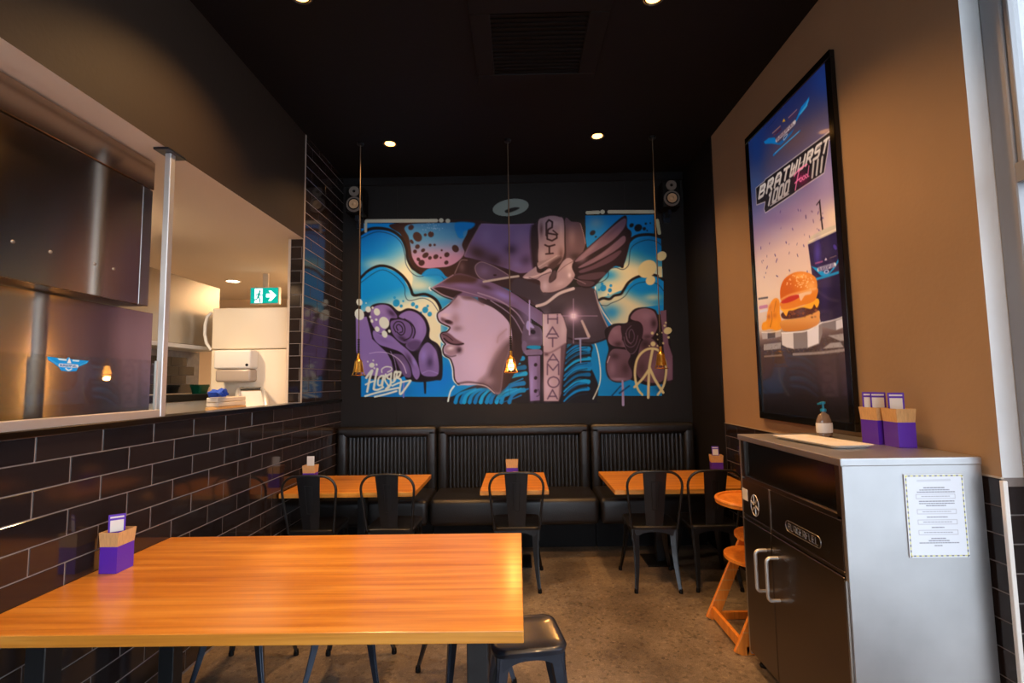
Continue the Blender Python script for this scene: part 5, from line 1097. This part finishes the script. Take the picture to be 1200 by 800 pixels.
# ------------------------------------------------------------------ kitchen side: screen, hoods, appliances
t = W('glass_screen', 'low glass counter screen with aluminium post on the kitchen sill', 'screen')
obj('channel', box(BM(), XL-.035, XL+.004, -.1, 2.50, SILL-.002, SILL+.036, .002, 1), 'aluminium', t)
b = BM(); box(b, XL-.03, XL+.002, 2.505, 2.543, SILL-.002, OPT-.012, .003, 1); po = obj('post', b, 'aluminium', t)
b = BM(); box(b, XL-.06, XL+.02, 2.46, 2.60, OPT-.012, OPT-.001, .001, 1); obj('flange', b, 'gun_metal', po)
gp = obj('glass_pane', box(BM(), XL-.02, XL-.012, -.09, 2.492, SILL+.02, H+.131), 'screen_glass', t)
obj('edge_strip', box(BM(), XL-.021, XL-.011, 2.482, 2.494, SILL+.036, H+.131), 'aluminium', gp)
def paint_badge(cv):
    B1, B2 = (10, 150, 236), (90, 196, 250); sc = .19/660.0; cv.crop(0, 0, 1.0)
    f = lambda P: [((x-245)*sc, (y-235)*sc) for x, y in P]
    cv.poly(f([(250, 240), (400, 250), (540, 262), (560, 240), (585, 236), (610, 262), (640, 262), (905, 272), (880, 310), (800, 345), (740, 365), (710, 430), (640, 434), (580, 436), (470, 430), (430, 380), (350, 330), (270, 290)]), B1, False)
    cv.poly(f([(400, 256), (540, 262), (548, 290), (430, 284)]), (190, 226, 246), False); cv.poly(f([(640, 266), (752, 270), (740, 296), (636, 290)]), (190, 226, 246), False); cv.poly(f([(552, 320), (585, 240), (622, 320)]), (230, 238, 246), False)
    cv.line(f([(450, 352), (715, 358)]), 50*sc, (214, 232, 248), False); text_quad(cv, 'BURGERFUEL', *f([(446, 340), (718, 346), (446, 366), (718, 372)]), 7*sc, (60, 110, 180), .35)
    cv.line(f([(540, 396), (585, 420), (630, 398)]), 22*sc, (200, 226, 246)); cv.line(f([(280, 272), (420, 340)]), 8*sc, B2); cv.line(f([(880, 290), (760, 340)]), 8*sc, B2)
st_ = flat_print('wing_sticker', .19, .06, 900, paint_badge, 'print_flat', lambda x, y: np.stack([np.full_like(x, XL-.0115), 1.896+x, H+.126-y], 1), gp)
st_['label'] = 'blue winged sticker on the glass'
rebase(t, (XL-.02, 1.2, SILL))

def bolts(root, X, pts):
    for y, z in pts: b = BM(); lathe(b, [(.001, X+.006), (.005, X+.005), (.008, X), (.001, X)], (0, y, z), 10, 'x'); obj('rivet', b, 'steel', root, True)
t = W('near_hood', 'dark stainless steel hood filling the left of the kitchen opening', 'hood'); hX = -2.0; hz = H+.437; hy1 = at_x(178, 270, hX).y
b = BM(); box(b, -3.3, hX-.012, -.2, hy1-.01, hz, 2.755); obj('body', b, 'steel_dark', t)
ycut = at_x(166, 270, hX).y
obj('front_sheet', box(BM(), hX-.012, hX, -.2, ycut, hz, 2.60, .002, 1), 'steel_hood', t); obj('corner_post', box(BM(), hX-.016, hX-.002, ycut+.002, hy1, hz, 2.60, .003, 1), 'steel', t); obj('head_sheet', box(BM(), hX-.012, hX+.004, -.2, hy1, 2.605, 2.757, .002, 1), 'steel_hood', t)
bolts(t, hX, [(at_x(x, y, hX).y, at_x(x, y, hX).z) for x, y in ((15, 283), (59, 295), (111, 309), (133, 315))]); rebase(t, (-2.6, 1.2, hz))
t = W('steel_back_panel', 'tall stainless steel panel under the near hood behind the glass', 'panel'); lX = -2.14; ly1 = at_x(178, 400, lX).y
obj('sheet', box(BM(), lX-.02, lX, -.2, ly1, 0.9, hz-.005, .002, 1), 'steel_hood', t); obj('cupboard', box(BM(), lX-.8, lX-.021, -.2, ly1-.01, 0, 0.9), 'steel_dark', t); obj('sheet_seam', box(BM(), lX, lX+.003, 1.6, 1.62, .95, hz-.01), 'steel', t); rebase(t, (lX-.3, 1.2, 0))

fX = -2.75
t = W('far_hood', 'stainless steel canopy beyond the aluminium post', 'hood'); q0 = at_x(258, 338, fX); q1 = at_x(252, 407, fX)
fy1 = q0.y; zt_, zb2 = q0.z, q1.z
obj('canopy', box(BM(), fX-.7, fX, ly1+.12, fy1, zb2, zt_, .004, 1), 'steel', t); obj('lower_rail', box(BM(), fX-.7, fX+.01, ly1+.12, fy1+.005, zb2-.035, zb2-.002, .003, 1), 'white_plastic', t); rebase(t, (fX-.35, fy1-.5, zb2))
t = W('cook_bench', 'dark bench with a black tiled splashback under the far hood', 'bench'); kX = -2.95
obj('splashback', box(BM(), kX-.05, kX, ly1+.12, 4.58, 1.46, zb2-.04), 'grout', t)
for r_ in range(4):
    for c_ in range(8):
        y = ly1+.2+c_*.203+(0.1 if r_ % 2 else 0)
        if y+.2 < 4.58: obj('tile', box(BM(), kX, kX+.006, y, y+.2, 1.465+r_*.078, 1.54+r_*.078), 'black_tile', t)
obj('bench_top', box(BM(), kX-.05, kX+.25, ly1+.12, 4.58, 1.40, 1.455, .003, 1), 'black_matte', t)
obj('front_backing', box(BM(), kX-.05, kX+.22, ly1+.12, 4.58, 0.0, 1.40), 'kitchen_tile_white', t)
for r_ in range(3):
    for c_ in range(5): y = ly1+.15+c_*.205+(.1 if r_ % 2 else 0); obj('tile', box(BM(), kX+.22, kX+.228, y, y+.2, 1.09+r_*.103, 1.19+r_*.103, .002, 1), 'kitchen_tile_white', t)
rebase(t, (kX, 4.3, 0))
q = at_x(237, 448, kX+.16); t = thing('green_container', (kX+.14, q.y, 1.456), 'green plastic container on the dark bench under the far hood', 'container')
b = BM(); loft(b, [[(x, y, z) for x, y in rrect(w_, d_, .02)] for w_, d_, z in ((.08, .11, 0), (.1, .13, .06), (.11, .14, .062), (.11, .14, .07))]); obj('tub', b, 'green_plastic', t, True)
b = BM(); box(b, -.05, .05, -.065, .065, .0705, .08, .004, 1); obj('lid', b, 'green_plastic', t)

fy = 4.22; a_ = at_y(249, 361, fy); zf = a_.z
t = W('tall_fridge', 'tall cream fridge with a curved white handle seen through the kitchen opening', 'fridge')
zsplit = at_y(300, 409, fy).z
obj('upper_door', box(BM(), a_.x, -1.97, fy, fy+.62, zsplit+.003, zf, .012, 3), 'fridge_white', t, True); obj('lower_door', box(BM(), a_.x, -1.97, fy, fy+.62, .03, zsplit-.003, .012, 3), 'fridge_white', t, True)
hp = [at_y(x, y, fy+.03) for x, y in ((248, 366), (243, 371), (240.5, 380), (240, 392), (242, 402), (247.5, 410))]; b = BM(); tube(b, [tuple(p_) for p_ in hp], .013, 10); obj('handle', b, 'white_plastic', t, True); rebase(t, ((a_.x-1.97)/2, fy+.31, 0))
q0, q1 = at_y(250, 410, fy-.13), at_y(293, 447, fy-.13); zm = at_y(270, 432, fy-.13).z
t = W('towel_dispenser', 'white paper towel dispenser on the front of the cream fridge', 'dispenser')
obj('cover', box(BM(), q0.x, q1.x, fy-.13, fy-.001, zm, q0.z, .02, 4), 'white_plastic', t, True); obj('clear_bin', box(BM(), q0.x+.012, q1.x-.006, fy-.12, fy-.001, q1.z, zm-.002, .02, 4), 'smoke_plastic', t, True)
b = BM(); lathe(b, [(.001, fy-.133), (.012, fy-.133), (.012, fy-.128), (.001, fy-.128)], (q1.x-.03, 0, zm+.03), 14, 'y'); obj('key_lock', b, 'black_matte', t); rebase(t, ((q0.x+q1.x)/2, fy-.06, q1.z))

# exit sign
ey = 5.45; e0, e1 = at_y(293, 336.5, ey), at_y(327, 356, ey)
t = W('exit_sign', 'green running-man exit sign with a right arrow in the kitchen', 'sign')
obj('housing', box(BM(), e0.x, e1.x, ey, ey+.05, e1.z, e0.z, .008, 2), 'white_plastic', t); b = BM(); box(b, (e0.x+e1.x)/2-.03, (e0.x+e1.x)/2+.03, ey+.015, ey+.035, e0.z, 2.765); obj('hanger', b, 'white_plastic', t)
ew, eh = e1.x-e0.x-.02, e0.z-e1.z-.02
def paint_exit(cv):
    cv.a[:] = 1; cv.rgb[:] = (0, 140, 128); w_, h_ = ew, eh; f = lambda P: [(x*w_, y*h_) for x, y in P]; Wt = (240, 250, 250); Gn = (0, 120, 112)
    cv.poly(f([(.14, .03), (.43, .03), (.43, .97), (.14, .97)]), Wt, False)
    cv.poly(f([(.56, .38), (.72, .38), (.64, .18), (.74, .18), (.93, .5), (.74, .86), (.64, .86), (.72, .62), (.56, .62)]), Wt, False)
    cv.ell(*f([(.33, .22)])[0], .035*w_, .07*h_, Gn)
    for P, wd in (([(.31, .34), (.27, .6)], .07), ([(.28, .58), (.33, .72), (.35, .92)], .04), ([(.27, .58), (.22, .72), (.14, .78)], .04), ([(.30, .38), (.22, .40), (.19, .52)], .03), ([(.31, .38), (.37, .5), (.42, .46)], .03)): cv.line(f(P), wd*w_, Gn, False)
flat_print('sign_face', ew, eh, 420, paint_exit, 'sign_lit', lambda x, y: np.stack([e0.x+.01+x, np.full_like(x, ey-.001), e0.z-.01-y], 1), t)
rebase(t, ((e0.x+e1.x)/2, ey+.02, e1.z))
q = at_z(273, 329, 2.764); downlight((q.x, q.y, 2.764), 'white downlight in the pale kitchen ceiling', 90, cone=160, rad=.06, col=(255, 226, 190), glow='white_glow')
for x, y, wt, lab in ((-2.08, 5.75, 120, 'added unseen lamp behind the tiled column, brightening the kitchen'), (-2.75, 3.06, 140, 'added unseen lamp behind the near hood, brightening the kitchen')): downlight((x, y, 2.764), lab, wt, cone=165, rad=.06, col=(255, 220, 176), glow='white_glow')  # two added lamps, kept out of sight, that brighten the kitchen
b = BM(); box(b, -3.4, -2.0, 6.9, 7.09, 2.52, 2.6); struct(obj('trim_6', b, 'sill_metal'), 'dark rail across the far kitchen wall')

# pass bench with things
t = W('pass_bench', 'steel kitchen bench just behind the tiled sill', 'bench'); bz = 1.27
obj('bench_top', box(BM(), -2.44, XL-.14, ly1+.05, 4.12, bz-.03, bz, .003, 1), 'steel', t)
for x in (-2.40, XL-.19):
    for y in (ly1+.1, 4.07): obj('leg', box(BM(), x-.02, x+.02, y-.02, y+.02, 0, bz-.03), 'steel', t)
rebase(t, (-2.19, 3.7, 0))
sX = -2.12
def kp(x, y, X=sX): return at_x(x, y, X)
a_, c_ = kp(257, 474), kp(290, 458)
t = thing('cutting_board_stack', (sX-.09, (a_.y+c_.y)/2, bz), 'stack of white cutting boards behind the tiled sill', 'boards'); ln = (c_.y-a_.y)
for k in range(5): obj('board', box(BM(), -.02+.004*k, .09-.003*k, -ln/2+.004*(k % 2), ln/2, .001+k*.034, .032+k*.034, .004, 1), 'board_white' if k != 2 else 'kraft_card', t)
a_ = kp(261, 467); t = thing('blue_cloth', (sX-.02, a_.y, bz+.171), 'crumpled blue cloth on the white cutting boards', 'cloth')
b = BM(); bmesh.ops.create_icosphere(b, subdivisions=3, radius=1)
rr = random.Random(9)
for v in b.verts: n_ = 1+.28*math.sin(5*v.co.x+3*v.co.y)+.22*math.sin(7*v.co.y+4*v.co.z); v.co = Vector((v.co.x*.05*n_, v.co.y*.075*n_, max(-.024, v.co.z*.032*n_)+.025))
obj('fabric', b, 'blue_cloth', t, True)
p_ = [kp(x, y) for x, y in ((278, 484), (316, 470), (308, 455))]; y0 = kp(289, 480).y; y1 = kp(312, 475).y
t = thing('slicer', (sX-.06, (y0+y1)/2+.02, bz), 'white and grey food slicer with a slanted plate behind the tiled sill', 'slicer', rz=R(-58)); hl = .11
obj('base', box(BM(), -.10, .10, -hl, hl, .001, .07, .008, 2), 'kraft_card', t)
b = BM(); bar(b, (.07, 0, .075), (-.07, 0, .20), (2*hl*.86, .012), (2*hl*.7, .012)); obj('slanted_plate', b, 'white_plastic', t)
for s_ in (-1, 1): b = BM(); tube(b, [(.10, s_*hl*.98, .06), (.05, s_*hl*.95, .14), (-.04, s_*hl*.86, .20), (-.10, s_*hl*.76, .225)], [.02, .02, .016, .012], 8); obj('arm', b, 'aluminium', t, True)
b = BM(); tube(b, [(-.10, -hl*.76, .225), (-.10, hl*.76, .225)], .012, 8); obj('cross_rod', b, 'gun_metal', t, True)
a_ = at_y(273, 453, 4.3)
t = thing('white_bowl', (-2.395, 4.075, bz), 'small white bowl behind the slicer', 'bowl')
b = BM(); lathe(b, [(.03, .001), (.035, .005), (.075, .08), (.078, .12), (.07, .12), (.06, .07), (.02, .012)], n=24); obj('bowl_body', b, 'white_plastic', t, True)
